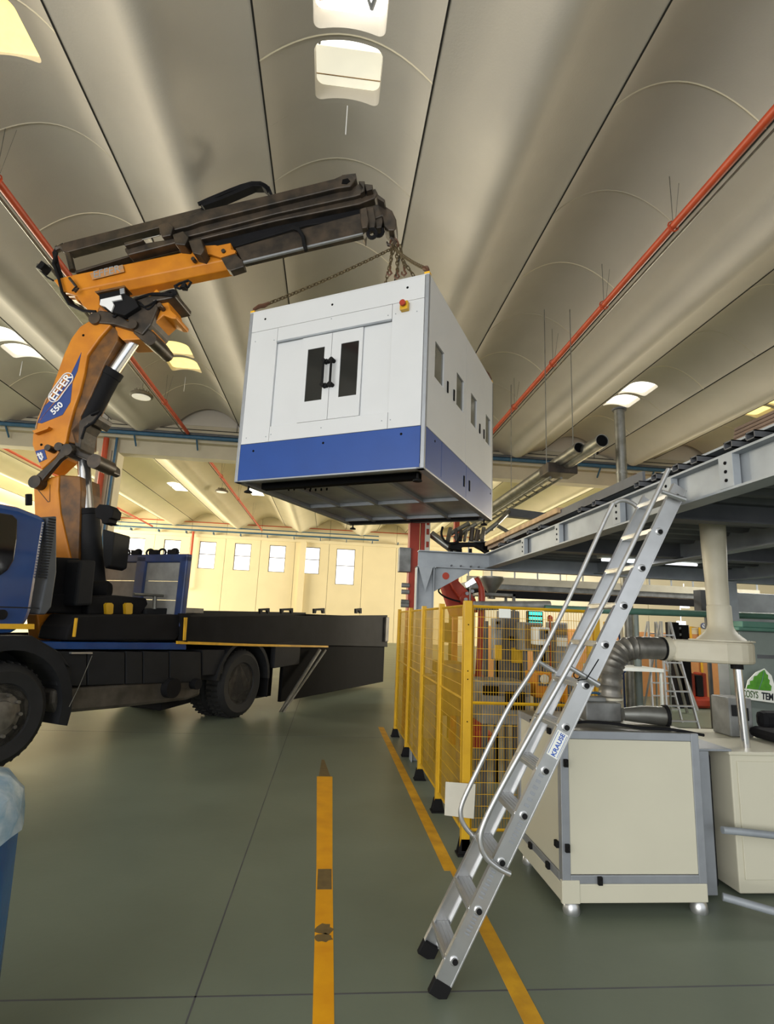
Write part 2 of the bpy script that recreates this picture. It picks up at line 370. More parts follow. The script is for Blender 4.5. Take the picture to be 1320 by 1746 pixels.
# services: pipes
def pipe(name,label,pts,r,m,cat='pipe',n=10,extra=None):
    t=thing(name,label,cat,pts[0]); b=MB(); b.tube(pts,r,n); b.build('tube',m,t,smooth=True)
    if extra: extra(t)
    return t
def hang(t,x,ys,z,m='pipe_red'):
    for y in ys:
        b=MB(); b.tube([(x,y,z+.06),(x-.01,y,9.0)],.006,5).tube([(x+.03,y,z),(x+.16,y,8.9)],.004,4); b.build('hanger_wire','galv',t)
        b=MB(); b.tube([(x+.09*math.cos(a*PI/5),y,z+.09*math.sin(a*PI/5)) for a in range(10)],.012,5,closed=True); b.build('clamp_ring',m,t)
pipe('sprinkler_pipe','long orange-red pipe hung under ceiling, running up to the right edge',[(5.12,-4,8.0),(5.12,Y1-.65,8.0)],.065,'pipe_red',extra=lambda t:hang(t,5.12,(7.4,9.7,12.3,15.2,18),8.0))
pipe('sprinkler_pipe','long orange-red ceiling pipe running down behind the crane on the left',[(-5.47,-4,8.0),(-5.47,Y1-.65,8.0)],.065,'pipe_red',extra=lambda t:hang(t,-5.47,(8.0,12,17),8.0))
pipe('cable_tray','thin grey cable conduit beside the right red pipe',[(5.32,-4,8.0),(5.32,Y1-.4,8.0)],.018,'galv','conduit')
pipe('cable_tray','thin grey conduit beside the left red ceiling pipe',[(-5.62,-4,7.97),(-5.62,Y1-.4,7.97)],.025,'galv','conduit')
b=MB(); b.box((-5.95,10.2,7.93),(-5.7,12.6,8.03)).tube([(-5.82,10.5,8.03),(-5.82,10.5,8.9)],.008,5).tube([(-5.82,12.3,8.03),(-5.82,12.3,8.9)],.008,5); tag(b.build('strip_light','galv',bevel=.01),'grey strip lamp housing by the left red ceiling pipe','lamp')
pipe('sprinkler_pipe','thin orange-red pipe in the bright far bay',[(-5.4,Y1+.6,7.95),(-5.4,Y2-.6,7.95)],.06,'pipe_red',extra=lambda t:hang(t,-5.4,(26,31,37),7.95))
pipe('sprinkler_pipe','red pipe in the far bay seen left of crane boom',[(-13.4,Y1+.6,7.8),(-13.4,Y2-.6,7.8)],.06,'pipe_red')
def beampipe(t):
    for i in range(30):
        x=-25+i*2.2; b=MB(); b.prism([(x,Y1-.5,7.86),(x+.05,Y1-.5,7.86),(x+.05,Y1-.2,7.55),(x,Y1-.2,7.55)],(0,0,-.06)); b.build('bracket','bpipe',t)
    b=MB(); b.cyl((-31,Y1-.52,8.02),(40,Y1-.52,8.02),.05,8); b.build('upper_tube','steel_d',t)
pipe('air_line','blue compressed-air pipes running along the concrete cross beam',[(-31,Y1-.5,7.9),(40,Y1-.5,7.9)],.075,'bpipe',extra=beampipe)
def farpipe(t):
    for i in range(16):
        x=-25+i*2.0; b=MB(); b.box((x,Y2-.55,7.45),(x+.05,Y2-.1,7.62)); b.build('bracket','bpipe',t)
    b=MB(); b.cyl((-31,Y2-.5,8.0),(3.5,Y2-.5,8.0),.04,8); b.build('upper_tube','bpipe',t)
pipe('air_line','blue pipes with brackets along the far wall above windows',[(-31,Y2-.5,7.7),(3.5,Y2-.5,7.7)],.06,'bpipe',extra=farpipe)
pipe('fire_main','thin red pipe high along far wall',[(-31,Y2-.3,8.35),(12,Y2-.3,8.35)],.035,'pipe_red')
x_=P(180,760,Y=Y1-.3).x
pipe('fire_riser','red riser pipe down the left concrete column',[(x_,Y1-.3,7.7),(x_,Y1-.3,.0)],.1,'pipe_red')
pipe('conduit','dark blue conduit down the edge of the left concrete column',[(-8.05,Y1-.25,7.8),(-8.05,Y1-.25,.0)],.045,'bpipe','conduit')
q=P(330,905,Y=Y2-.4); pipe('fire_riser','thin orange riser pipe between far-wall windows',[(q.x,Y2-.4,7.6),(q.x+.03,Y2-.4,3.4),(q.x-.5,Y2-.4,3.4)],.09,'pipe_red')
q=P(1086,805,Y=Y1-.3); pipe('fire_riser','short orange-red riser pipe below cross beam at right',[(q.x,Y1-.3,7.7),(q.x,Y1-.3,.0)],.13,'pipe_red')
def highbay(loc,label):
    x,y,z=loc; t=thing('high_bay_lamp',label,'lamp',loc,'round high-bay lamps')
    b=MB(); b.lathe((x,y,z),(0,0,1),[(.3,0),(.34,.02),(.33,.09),(.2,.16),(.12,.2)],24); b.build('housing','frame',t,smooth=True)
    b=MB(); b.lathe((x,y,z-.012),(0,0,1),[(.27,0),(.27,.012)],24); b.build('diffuser','lamp',t)
    b=MB()
    for k in range(12): b.box((x+.2*math.cos(k*PI/6)-.012,y+.2*math.sin(k*PI/6)-.012,z+.14),(x+.2*math.cos(k*PI/6)+.012,y+.2*math.sin(k*PI/6)+.012,z+.22))
    b.build('cooling_fins','frame',t)
    b=MB(); b.tube([(x,y,z+.2),(x,y,8.6)],.01,5); b.build('hanger','galv',t)
highbay(tuple(P(241,677,Z=8.0)),'round high-bay lamp hanging left of the white cabin')
highbay(tuple(P(378,839,Z=8.0)),'round high-bay lamp hanging in the bright far bay')
for (px,py,lab) in ((591,205,'thin white sensor rod under central skylight'),(36,628,'thin white sensor rod under the leftmost skylight'),(315,655,'thin white sensor rod under the yellow skylight pair')):
    p=P(px,py,Z=8.8); b=MB(); b.tube([(p.x,p.y,9.05),(p.x,p.y,8.55)],.008,5); tag(b.build('sensor_rod','dwhite'),lab,'sensor')

# ============================================================ SUSPENDED CABIN
A=V((-1.2,6.52,0)); B_=V((.865,5.35,0)); Dp=2.98; Wd=2.37; Z0=3.13; ZT=5.31
cab=Fr((A.x,A.y),(B_-A).xy,((B_-A).y*-1,(B_-A).x)); F=cab.F
t=thing('machine_enclosure','large white and blue machine cabin hanging from crane chains','machine',tuple(cab.W((Wd/2,Dp/2,Z0))))
p_=.045
for x in (0,Wd-p_):
    for y in (0,Dp-p_): b=MB(F); b.box((x,y,Z0),(x+p_,y+p_,ZT)); b.build('corner_post','alu2',t,bevel=.006)
b=MB(F); b.box((p_,.03,Z0+.02),(Wd-p_,.06,ZT-.02)).box((p_,Dp-.06,Z0+.02),(Wd-p_,Dp-.03,ZT-.02)).box((.03,p_,Z0+.02),(.06,Dp-p_,ZT-.02)).box((Wd-.06,p_,Z0+.02),(Wd-.03,Dp-p_,ZT-.02)); b.build('shell','white',t)
b=MB(F); b.box((0,0,ZT-.012),(Wd,Dp,ZT)); b.build('roof_panel','white',t)
def pn(x0,z0,x1,z1,m='white',d0=.0,d1=.03,name='panel',par=t,bev=.003):
    b=MB(F); b.box((x0,d0,z0),(x1,d1,z1)); return b.build(name,m,par,bevel=bev)
g=.004
pn(p_+g,5.03,Wd-p_-g,ZT-.012,name='top_panel')
pn(p_+g,3.585,.44,5.03-g); pn(1.95,3.585,Wd-p_-g,5.03-g)
pn(.44+g,4.845,1.95-g,5.03-g,name='header_panel'); pn(.44+g,3.585,1.95-g,3.77,name='sill_panel')
pn(.44+g,3.775,.805,4.84,d0=.024,name='side_leaf'); pn(1.605,3.775,1.95-g,4.84,d0=.024,name='side_leaf')
pn(.44+g,4.825,1.95-g,4.847,'steel',d0=-.012,d1=.012,name='door_track')
for i,(x0,x1,wx0,wx1,hx) in enumerate(((.81,1.203,.89,1.115,1.15),(1.209,1.6,1.33,1.555,1.25))):
    dr=thing('door','','',tuple(t['_o'])); del dr['label'],dr['category']; dr.parent=t; dr.location=(0,0,0)
    b=MB(F); z0,z1=3.775,4.822; w0,w1=4.02,4.665
    b.box((x0,.004,z0),(wx0,.028,z1)).box((wx1,.004,z0),(x1,.028,z1)).box((wx0,.004,z0),(wx1,.028,w0)).box((wx0,.004,w1),(wx1,.028,z1)); b.build('door_leaf','white',dr)
    b=MB(F); b.box((wx0,.012,w0),(wx1,.02,w1)); b.build('window_pane','glass',dr)
    b=MB(F); s_=-1
    b.tube([(hx,-.055,4.17),(hx,-.06,4.2),(hx,-.06,4.43),(hx,-.055,4.46)],.014,10)
    for z in (4.17,4.46): b.cyl((hx,.004,z),(hx,-.07,z),.024,14).cyl((hx-.03*(1 if i==0 else -1)*-1,.004,z),(hx-.03*(1 if i==0 else -1)*-1,-.05,z),.02,12)
    b.build('door_handle','rubber',dr,smooth=True)
pn(p_+g,Z0+.012,Wd-p_-g,3.58,'blue',name='plinth_panel')
for (x,z) in ((.24,5.18),(1.18,5.18),(2.12,5.19),(.24,3.49),(1.18,3.5),(2.11,3.51)):
    b=MB(F); b.cyl((x,-.002,z),(x,.01,z),.014,12); b.build('fixing_hole','dark',t)
b=MB(F)
for (x,z) in ((.4,4.87),(1.18,5.0),(1.9,4.9),(1.99,4.9),(.4,3.65),(.47,3.67),(1.14,3.68),(1.88,3.68),(1.98,3.68),(2.24,4.88),(.12,4.9),(.12,3.66)): b.cyl((x,-.003,z),(x,.01,z),.007,8)
b.build('screw_heads','steel',t)
b=MB(F); b.box((2.06,-.06,4.9),(2.15,0,5.0)); e=b.build('emergency_stop','yellow',t,bevel=.006)
b=MB(F); b.cyl((2.105,-.06,4.96),(2.105,-.085,4.96),.022,14).cyl((2.105,-.08,4.96),(2.105,-.1,4.96),.034,16); b.build('push_button','red',e)
# right side: white panel wall with openings, blue plinth
def sp_(y0,z0,y1,z1,m='white',d=.03,name='panel',par=t,x=None):
    x=Wd if x is None else x
    b=MB(F); b.box((x-d,y0,z0),(x,y1,z1)); return b.build(name,m,par,bevel=.003)
wins=[(.25,.57),(1.07,1.38),(1.73,2.03),(2.54,2.83)]
for (y0,y1) in ((p_+g,1.49-g),(1.49+g,Dp-p_-g)):
    zs0,zs1=4.22,4.64; b=MB(F); x0,x1=Wd-.03,Wd
    ws=[q for q in wins if q[0]>y0 and q[1]<y1]
    b.box((x0,y0,3.585),(x1,y1,zs0)).box((x0,y0,zs1),(x1,y1,ZT-.012)); c_=y0
    for q in ws: b.box((x0,c_,zs0),(x1,q[0],zs1)); c_=q[1]
    b.box((x0,c_,zs0),(x1,y1,zs1)); b.build('side_panel','white',t)
for q in wins: b=MB(F); b.box((Wd-.025,q[0],4.22),(Wd-.018,q[1],4.64)); b.build('window_pane','sglass',t)
for y in (.69,.94,2.17,2.41): b=MB(F); b.box((Wd-.001,y,4.22),(Wd+.012,y+.035,4.36)); b.build('recessed_grip','dark',t,bevel=.004)
sp_(p_+g,Z0+.012,.55-g,3.58,'blue',name='plinth_panel'); sp_(.55+g,Z0+.012,1.55-g,3.58,'blue',name='plinth_panel'); sp_(1.55+g,Z0+.012,Dp-p_-g,3.58,'blue',name='plinth_panel')
for y in (1.43,1.68): b=MB(F); b.box((Wd-.001,y,3.28),(Wd+.008,y+.04,3.42)); b.build('recessed_grip','dark',t,bevel=.004)
for y in (.32,2.85): b=MB(F); b.cyl((Wd-.01,y,3.51),(Wd+.003,y,3.51),.014,12); b.build('fixing_hole','dark',t)
# underside
b=MB(F); b.box((.05,.05,Z0+.05),(Wd-.05,Dp-.05,Z0+.06)); fp=b.build('floor_pan','pan',t)
b=MB(F)
for (x0,y0,x1,y1) in ((0,0,Wd,.08),(0,Dp-.08,Wd,Dp),(0,0,.09,Dp),(Wd-.09,0,Wd,Dp)): b.box((x0+.002,y0+.002,Z0-.005),(x1-.002,y1-.002,Z0+.05))
b.build('base_frame','alu2',t,bevel=.006)
b=MB(F); b.box((.17,.3,Z0-.025),(2.2,.4,Z0+.05)); b.build('cross_rail','dark',t,bevel=.004)
for x in (.52,1.1,1.75):
    b=MB(F); b.box((x,.4,Z0-.0),(x+.05,Dp-.1,Z0+.05)); b.build('floor_rib','alu2',t,bevel=.004)
for y in (1.56,2.62):
    b=MB(F); b.box((.09,y,Z0-.0),(Wd-.09,y+.045,Z0+.049)); b.build('floor_rib','alu2',t,bevel=.004)
b=MB(F); b.box((.1,2.75,Z0-.015),(2.2,2.83,Z0+.05)); b.build('cross_rail','black',t)
b=MB(F)
for k in range(9): b.cyl((.35+.08*(k%5)+.25*(k//5),.62+.1*(k//5),Z0+.05),(.35+.08*(k%5)+.25*(k//5),.62+.1*(k//5),Z0+.02),.01,6)
b.build('drain_studs','dark',t)
for (x,y) in ((.06,.2),(Wd-.14,.2),(.1,Dp-.1),(Wd-.1,Dp-.1)):
    b=MB(F); b.cyl((x,y,Z0),(x,y,Z0-.06),.012,10).lathe((x,y,Z0-.085),(0,0,1),[(.05,0),(.05,.012),(.02,.03)],16); b.build('levelling_foot','rubber',t,smooth=True)
for (x,y) in ((.03,.03),(Wd-.03,.03),(.03,Dp-.03),(Wd-.03,Dp-.03)):
    b=MB(F); b.box((x-.03,y-.03,ZT),(x+.03,y+.03,ZT+.025)); b.build('corner_cap','yellow_d',t)
b=MB(F); b.box((Wd-.02,2.55,ZT-.3),(Wd+.04,2.62,ZT-.16))

# ============================================================ CHAIN SLING
HK=P(672,418,Y=7.23)
lm=MB(); lm.tube([(.030*math.cos(a)*1 if False else (.019*math.cos(a)),0,.023*math.sin(a)+(.013 if math.sin(a)>0 else -.013)) for a in [2*PI*i/14 for i in range(14)]],.0085,6,closed=True)
link0=lm.build('chain_link','chain',None,smooth=True); linkmesh=link0.data; bpy.data.objects.remove(link0)
def chain(label,a,b_,group='lifting chains of the sling',sag=0.0,hooks=True):
    a=V(a);b_=V(b_); L=(b_-a).length; n=max(3,int(L/.056)); t=thing('chain',label,'chain',tuple(a),group)
    for i in range(n+1):
        f=i/n; p=a.lerp(b_,f)+V((0,0,-sag*4*f*(1-f))); tn=((b_-a).normalized()+V((0,0,-sag*4*(1-2*f)/L))).normalized()
        q=tn.to_track_quat('Z','X').to_matrix().to_4x4()@Matrix.Rotation(PI/2*(i%2)+.4,4,'Z')
        o=bpy.data.objects.new('link',linkmesh); C.objects.link(o); o.parent=t; o.matrix_local=Matrix.Translation(p-a)@q
    return t
top=lambda x,y:cab.W((x,y,ZT+.05))
corners=[(.03,.03),(Wd-.03,.03),(.03,Dp-.03),(Wd-.03,Dp-.03)]
labs=['rusty chain running from crane hook to left front corner of cabin','rusty chain from crane hook to right front corner of cabin','rusty chain from crane hook to hidden rear left corner of cabin','rusty chain from crane hook to rear right corner of cabin']
for (c_,lb) in zip(corners,labs):
    e=top(*c_); d_=(HK-e).normalized(); chain(lb,HK-V((0,0,.04)),e+d_*.22,sag=.03)
    k=thing('shackle_hook',lb.replace('rusty chain running from crane hook to','red-brown hook gripping the').replace('rusty chain from crane hook to','red-brown hook gripping the'),'hook',tuple(e),'hooks at the cabin corners')
    b=MB(); b.tube([e+d_*.24,e+d_*.15,e+d_*.08+V((0,0,.02)),e+V((0,0,.01)),e-V((0,0,.04))],[.02,.03,.028,.02,.016],8); b.build('hook_body','hookred',k,smooth=True)
for i,(dx_,lab,ln) in enumerate(((-.05,'short slack chain end with hook left of master ring',.38),(.05,'short slack chain end with hook hanging under master ring',.42),(.14,'short slack chain end with hook right of master ring',.36))):
    s_=HK+V((dx_*.6,-.06,-.06)); e=s_+V((dx_*.5,-.05,-ln)); chain(lab,s_,e,group='slack chain ends')
    b=MB(); b.tube([e,e+V((0,0,-.05)),e+V((.03,0,-.1)),e+V((.0,0,-.135)),e+V((-.035,0,-.11)),e+V((-.035,0,-.075))],[.014,.016,.018,.018,.014,.009],8)
    tag(b.build('grab_hook','hookred',smooth=True),'small rusty grab hook on the '+('left' if i==0 else 'middle' if i==1 else 'right')+' slack chain end','hook','grab hooks')
b=MB(); b.tube([HK+V((.06*math.cos(a),0,.085*math.sin(a)+.02)) for a in [2*PI*i/20 for i in range(20)]],.014,8,closed=True); tag(b.build('master_ring','hookred',smooth=True),'red-brown master ring on the crane hook','ring')

# ============================================================ TRUCK
U=V((1.475,2.59)).normalized(); N=V((-U.y,U.x))
TR=Fr((-3.11,6.21),U,N); TF=TR.F
t=thing('truck','dark blue flatbed truck carrying the orange crane','truck',tuple(TR.W((2,1.25,0))))
def tp(name,m,pts,o0,o1,bev=.01,par=None,smooth=False):
    b=MB(); TR.plate(b,pts,o0,o1); return b.build(name,m,par or t,bevel=bev,smooth=smooth)
def tl(name,m,pts,o0,o1,bev=.01,par=None):
    b=MB(); TR.plateL(b,pts,o0,o1); return b.build(name,m,par or t,bevel=bev)
cb_=tl('cab','tblue',[(-2.3,1.15),(-2.35,1.7),(-2.1,2.45),(-1.9,2.6),(-.25,2.6),(.03,2.55),(.06,2.5),(.06,1.55),(.03,1.42),(-.1,1.32),(-.75,1.3),(-.8,1.0),(-2.2,1.0)],0,2.4,.05)
tp('door_window','tglass',[(-150,872),(0,874),(22,878),(30,886),(29,920),(24,955),(14,972),(-4,985),(-150,985)],-.012,.02,.01,cb_)
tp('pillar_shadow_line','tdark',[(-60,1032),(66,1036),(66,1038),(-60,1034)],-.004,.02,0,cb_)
tp('side_strip','yellow_d',[(-60,1063),(59,1064),(59,1073),(-60,1072)],-.02,.02,.003,cb_)
b=MB(); c_=TR.W(TR.px(3,1048,-.015)); b.lathe(c_,-V((*N,0)),[(.05,-.01),(.05,.015),(.035,.02)],18); b.build('fuel_cap','black',cb_,smooth=True)
tl('front_grille','tdark',[(-2.42,.55),(-2.42,1.5),(-2.34,1.5),(-2.28,.55)],.1,2.3,.02)
tl('bumper','tgrey',[(-2.5,.45),(-2.5,.95),(-1.0,.95),(-1.0,.45)],.02,2.38,.03)
v_=tp('side_deflector','tgrey',[(81,882),(97,880),(97,975),(88,1035),(78,1048),(66,1048),(80,985)],.0,.35,.015)
for i in range(22):
    z=1.9+i*.03; b=MB(TF); b.box((.075,-.012,z),(.155,.02,z+.013)); b.build('louvre','tdark',v_)
# wheel arches
def arch(name,sc_,zc,r0,r1,o0,o1,a0,a1,m='tgrey'):
    pts=[(sc_+r0*math.cos(a0+(a1-a0)*i/20),zc+r0*math.sin(a0+(a1-a0)*i/20)) for i in range(21)]+[(sc_+r1*math.cos(a1+(a0-a1)*i/20),zc+r1*math.sin(a1+(a0-a1)*i/20)) for i in range(21)]
    b=MB(); TR.plateL(b,pts,o0,o1); b.build(name,m,t)
arch('wheel_arch',-.09,.52,.64,.76,-.02,.5,-.25,PI+.2,'tdark')
tl('arch_panel','tdark',[(-.9,1.3),(.1,1.3),(.45,1.12),(.6,.95),(.3,1.1),(-.09,1.24),(-.5,1.15),(-.8,.9)],0.0,.2,.01)
def wheel(s0,z,R,o,dual=False,tag_='wheel'):
    wt=thing('wheel','','',tuple(t['_o'])); del wt['label'],wt['category']; wt.parent=t; wt.location=(0,0,0)
    for k in range(2 if dual else 1):
        oo=o+k*.34; c_=TR.W((s0,oo,z)); ax=V((*N,0))
        b=MB(); b.lathe(c_,ax,[(R*.6,.02),(R*.62,.0),(R*.85,-.02),(R*.97,.02),(R,.06),(R,.24),(R*.97,.28),(R*.6,.3)],48); b.build('tyre','tyre',wt,smooth=True)
        b=MB()
        for i in range(40):
            a=2*PI*i/40
            for w0 in (.05,.18):
                d1=V((*U,0))*math.cos(a)+V((0,0,1))*math.sin(a); b.cyl(c_+ax*w0+d1*(R-.004),c_+ax*(w0+.09)+d1*(R+.008),.018,4)
        b.build('tread_blocks','tyre',wt)
    c_=TR.W((s0,o,z)); 
    pr=[(R*.6,.02),(R*.56,.04),(R*.5,.12 if dual else .03),(R*.3,.14 if dual else .0),(R*.28,.06 if dual else -.03),(.08,.04 if dual else -.05)]
    b=MB(); b.lathe(c_,ax,pr,36); b.build('rim','rim',wt,smooth=True)
    hh=.125 if dual else 0.01
    for i in range(10):
        a=2*PI*i/10; d1=V((*U,0))*math.cos(a)+V((0,0,1))*math.sin(a); b=MB(); b.cyl(c_+d1*R*.4+ax*(hh+.02),c_+d1*R*.4+ax*(hh-.04),.018,6); b.build('wheel_nut','rim',wt)
    return wt
wheel(-.09,.52,.51,.02); wheel(-.09,.52,.51,2.1)
wheel(3.72,.53,.52,.06,True); wheel(3.72,.53,.52,1.75,True)
arch('rear_mudguard',3.74,.55,.62,.68,0.02,.7,.02,PI-.1,'tdark')
tl('mud_flap','black',[(4.42,.25),(4.42,.8),(4.44,.8),(4.44,.25)],.05,.7,0)
# chassis, tool boxes, tank
tl('chassis_rail','black',[(-.3,.95),(9.2,1.05),(9.2,1.3),(-.3,1.25)],.75,.87,.005); tl('chassis_rail','black',[(-.3,.95),(9.2,1.05),(9.2,1.3),(-.3,1.25)],1.55,1.67,.005)
tp('chassis_skirt','tblue',[(70,1094),(318,1096),(318,1108),(70,1107)],.02,.5)
for (x0,x1) in ((97,148),(150,213),(215,243),(245,288),(290,343)):
    tp('tool_box','tdark',[(x0,1110),(x1,1112),(x1,1163+(343-x1)*.03),(x0,1163+(343-x0)*.03)],.03,.6,.012)
tp('tool_box_lid','tdark',[(345,1108),(384,1108),(380,1150),(345,1152)],.05,.5,.012)
tk=tp('fuel_tank','tank',[(90,1176),(150,1170),(335,1156),(343,1162),(342,1186),(320,1194),(200,1208),(95,1218),(88,1200)],.06,.75,.04)
for (x,y,r) in ((292,1173,.13),(334,1166,.075)):
    c_=TR.W(TR.px(x,y,.0)); b=MB(); b.lathe(c_,V((*N,0)),[(r,-.05),(r,.15),(r*.9,.15),(r*.88,-.045),(r*.86,.1)],20); b.build('exhaust_outlet','black',tk,smooth=True)
tl('air_tank_bracket','black',[(2.3,.25),(2.3,.5),(2.9,.5),(2.9,.3)],.3,.9,.02)
tp('side_lamp','alu',[(122,1112),(158,1112),(158,1115),(122,1115)],-.01,.03,0)
b=MB(); a_=TR.W(TR.px(157,1118,-.02)); c_=TR.W(TR.px(118,1205,-.15)); b.tube([a_,a_.lerp(c_,.6)+V((0,0,-.03)),c_],.004,5); b.build('drain_hose','galv',t)
# deck
dk=tl('deck','black',[(2.35,1.27),(9.3,1.37),(9.3,1.45),(2.35,1.36)],.02,2.45,.005)
tp('side_board','black',[(316,1051),(661,1049),(661,1103),(316,1095)],0,.04,.008)
tl('side_board','black',[(2.4,1.3),(9.3,1.36),(9.3,1.74),(2.4,1.6)],2.42,2.46,.008)
for (s_,z_) in ((4.5,1.62),(7,1.66)): pass
tp('marker_strip','yellow_d',[(303,1093),(432,1098),(560,1101),(560,1104),(432,1102),(303,1098)],-.01,.02,0)
tp('marker_post','yellow_d',[(315,1053),(320,1053),(317,1092),(313,1092)],-.03,.0,.002)
tp('board_stake','black',[(309,1046),(326,1046),(326,1052),(322,1052),(320,1095),(309,1093)],-.015,.05,.004)
tp('marker_post','yellow_d',[(130,1054),(133,1054),(129,1086),(126,1086)],-.03,.0,.002)
tl('deck_void_shade','dark',[(4.85,.12),(4.85,1.25),(9.25,1.35),(9.25,.12)],.05,.12,.01); tl('rear_panel','dark',[(9.2,.12),(9.3,.12),(9.3,1.7),(9.2,1.7)],.05,2.4,.01)  # black sheet standing in for the shaded void under the truck deck
tl('storage_box','tdark',[(4.5,.72),(4.5,1.15),(5.3,1.2),(5.3,.75)],.0,.1,.01)
tl('rear_light_box','tank',[(9.1,1.1),(9.3,1.1),(9.3,1.7),(9.1,1.7)],-.05,.02,.01)
for (px,w_,lab) in ((452,16,'clamp'),(490,20,'clamp'),(545,18,'clamp'),(612,10,'clamp')):
    b=MB(); TR.plate(b,[(px-w_/2,1046),(px-w_/2,1038),(px+w_/2,1037),(px+w_/2,1046),(px+w_/2-3,1046),(px+w_/2-4,1041),(px-w_/2+4,1041),(px-w_/2+3,1046)],2.4,2.46)
    b.build('load_ring','black',t)
tl('bed_rail','tank',[(2.45,1.55),(5.2,1.6),(5.2,1.7),(2.45,1.68)],2.3,2.4,.01)
# outrigger strut
a_=TR.W(TR.px(545,1108,-.05)); c_=TR.W((4.75,-.05,.33)); c_=TR.W(TR.px(474,1221,-.1))
b=MB(); b.tube([a_,c_],.035,10).tube([a_+V((.12,0,0)),c_+V((.06,0,.03))],.02,8); b.build('prop_strut','galv',t,smooth=True)
# headboard
hb=thing('headboard','','',tuple(t['_o'])); del hb['label'],hb['category']; hb.parent=t; hb.location=(0,0,0)
b=MB(TF); s0=2.18
for (o0,o1) in ((0,.14),(.78,.98),(1.66,1.8),(2.32,2.46)): b.box((s0,o0,1.4),(s0+.1,o1,2.4))
b.box((s0,0,2.3),(s0+.1,2.46,2.42)).box((s0,0,1.4),(s0+.1,2.46,1.5)); b.build('frame','hblue',hb,bevel=.02)
for (o0,o1) in ((.14,.78),(.98,1.66),(1.8,2.32)):
    for k in range(3): b=MB(TF); b.box((s0+.03,o0,1.5+k*.268),(s0+.06,o1,1.5+(k+1)*.268-.006)); b.build('panel_slat','hpanel',hb)
random.seed(3)
for k in range(9):
    o=.3+k*.24; b=MB(TF); b.tube([(s0+.05+.0*j,o+.07*math.cos(a),2.45+.05*math.sin(a)) for j,a in enumerate([2*PI*i/12 for i in range(12)])],.016,6,closed=True); b.build('lashing_ring','black',hb)
b=MB(TF)
for k in range(6): b.box((s0+.02,.25+k*.36,2.42),(s0+.09,.42+k*.36,2.49))
b.build('top_clamps','black',hb,bevel=.01)
# crane sub frame
tp('crane_subframe','black',[(133,1049),(309,1048),(310,1078),(300,1092),(112,1092),(118,1070)],.02,.5,.02)
for i,x0 in enumerate((181,214)):
    tp('warning_plate','yellow',[(x0,1031),(x0+3,1028),(x0+10,1028),(x0+13,1031),(x0+12,1046),(x0+8,1048),(x0+1,1047)],.28,.33,.003)
tp('valve_bank','black',[(150,1018),(198,1015),(250,1020),(253,1030),(240,1048),(150,1048)],.33,1.6,.02)
tp('control_box','tdark',[(249,1038),(290,1037),(290,1048),(249,1048)],.3,.5,.01)
b=MB(); b.tube([TR.W(TR.px(228,1013,.3)),TR.W(TR.px(278,1016,.3))],.02,8).tube([TR.W(TR.px(264,1017,.3)),TR.W(TR.px(263,1038,.3))],.03,8); b.build('control_lever_bar','galv',t,smooth=True)
tp('oil_tank','tdark',[(137,955),(165,955),(158,1032),(128,1034)],.25,.75,.03)
tp('slewing_foot','orange',[(62,1046),(130,1046),(118,1072),(104,1092),(68,1094)],.55,.75,.02)
tl('battery_box','tdark',[(-.3,.9),(.9,.9),(.9,1.2),(-.3,1.25)],.5,1.9,.02)
tl('mud_flap','rubber',[(4.44,.2),(4.44,1.1),(4.9,1.15),(4.9,.2)],.3,.34,0)
tp('crane_console','black',[(92,950),(137,952),(130,1018),(86,1014)],.5,1.3,.02)
tp('crane_console_base','black',[(86,1012),(160,1014),(152,1048),(80,1045)],.45,1.4,.02)

# ============================================================ LOADER CRANE
K0=V((-3.48,8.09)); HD=(V((.6,7.23))-K0).normalized(); KN=V((.21,.98)); KN=V((-HD.y,HD.x))
KF=Fr(K0,HD,KN)
k=thing('loader_crane','orange and black folding loader crane standing behind the truck cab','crane',(K0.x,K0.y,1.3))
def kp(name,m,pts,o0,o1,bev=.012,par=None): b=MB(); KF.plate(b,pts,o0,o1); return b.build(name,m,par or k,bevel=bev)
def z3(*p): return [(x/4.125,540+y/4.125) for x,y in p]
def z1(*p): return [(x/3.3,280+y/3.3) for x,y in p]
def z2(*p): return [(340+x/3.3,280+y/3.3) for x,y in p]
def z4(*p): return [(x/3.667,820+y/3.667) for x,y in p]
# slewing column
kp('column','orange',z4((205,0),(370,-40),(365,60),(378,200),(440,470),(470,560),(470,760),(200,760),(200,600),(215,300)),-.25,.25,.03)
kp('column_inner_face','orange_d',z4((372,-40),(500,-30),(505,60),(490,480),(470,600),(442,470),(380,200),(367,60)),-.24,.22,.02)
kp('column_foot','orange',z4((250,825),(470,815),(470,870),(420,930),(400,990),(255,995),(235,900)),-.3,.3,.03)
kp('column_seam','orange_d',z3((245,1190),(270,1225),(335,1305),(350,1300),(352,1180),(350,1180),(346,1298),(336,1298),(272,1220),(248,1188)),-.257,-.24,0)
# first boom
fb=z3((640,20),(560,70),(500,150),(450,260),(400,400),(340,560),(270,730),(228,830),(225,900),(260,1000),(290,1075),(400,975),(462,880),(482,780),(520,640),(560,530),(592,400),(615,270),(700,150),(780,60),(770,10))
f_=kp('first_boom','orange',fb,-.25,.2,.02)
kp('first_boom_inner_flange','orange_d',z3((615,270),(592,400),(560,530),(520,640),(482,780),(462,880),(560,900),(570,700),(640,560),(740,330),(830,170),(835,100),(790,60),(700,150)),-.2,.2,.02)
kp('boom_lug','orange',z3((225,800),(345,772),(330,790),(240,822)),-.33,-.25,.004)
kp('decal','dblue',z3((572,250),(500,400),(440,500),(300,640),(262,745),(292,750),(440,690),(495,600),(510,460),(545,380)),-.254,-.249,0)
kp('decal_stripe','orange',z3((512,445),(505,465),(300,700),(275,740),(285,720),(480,478)),-.258,-.254,0)
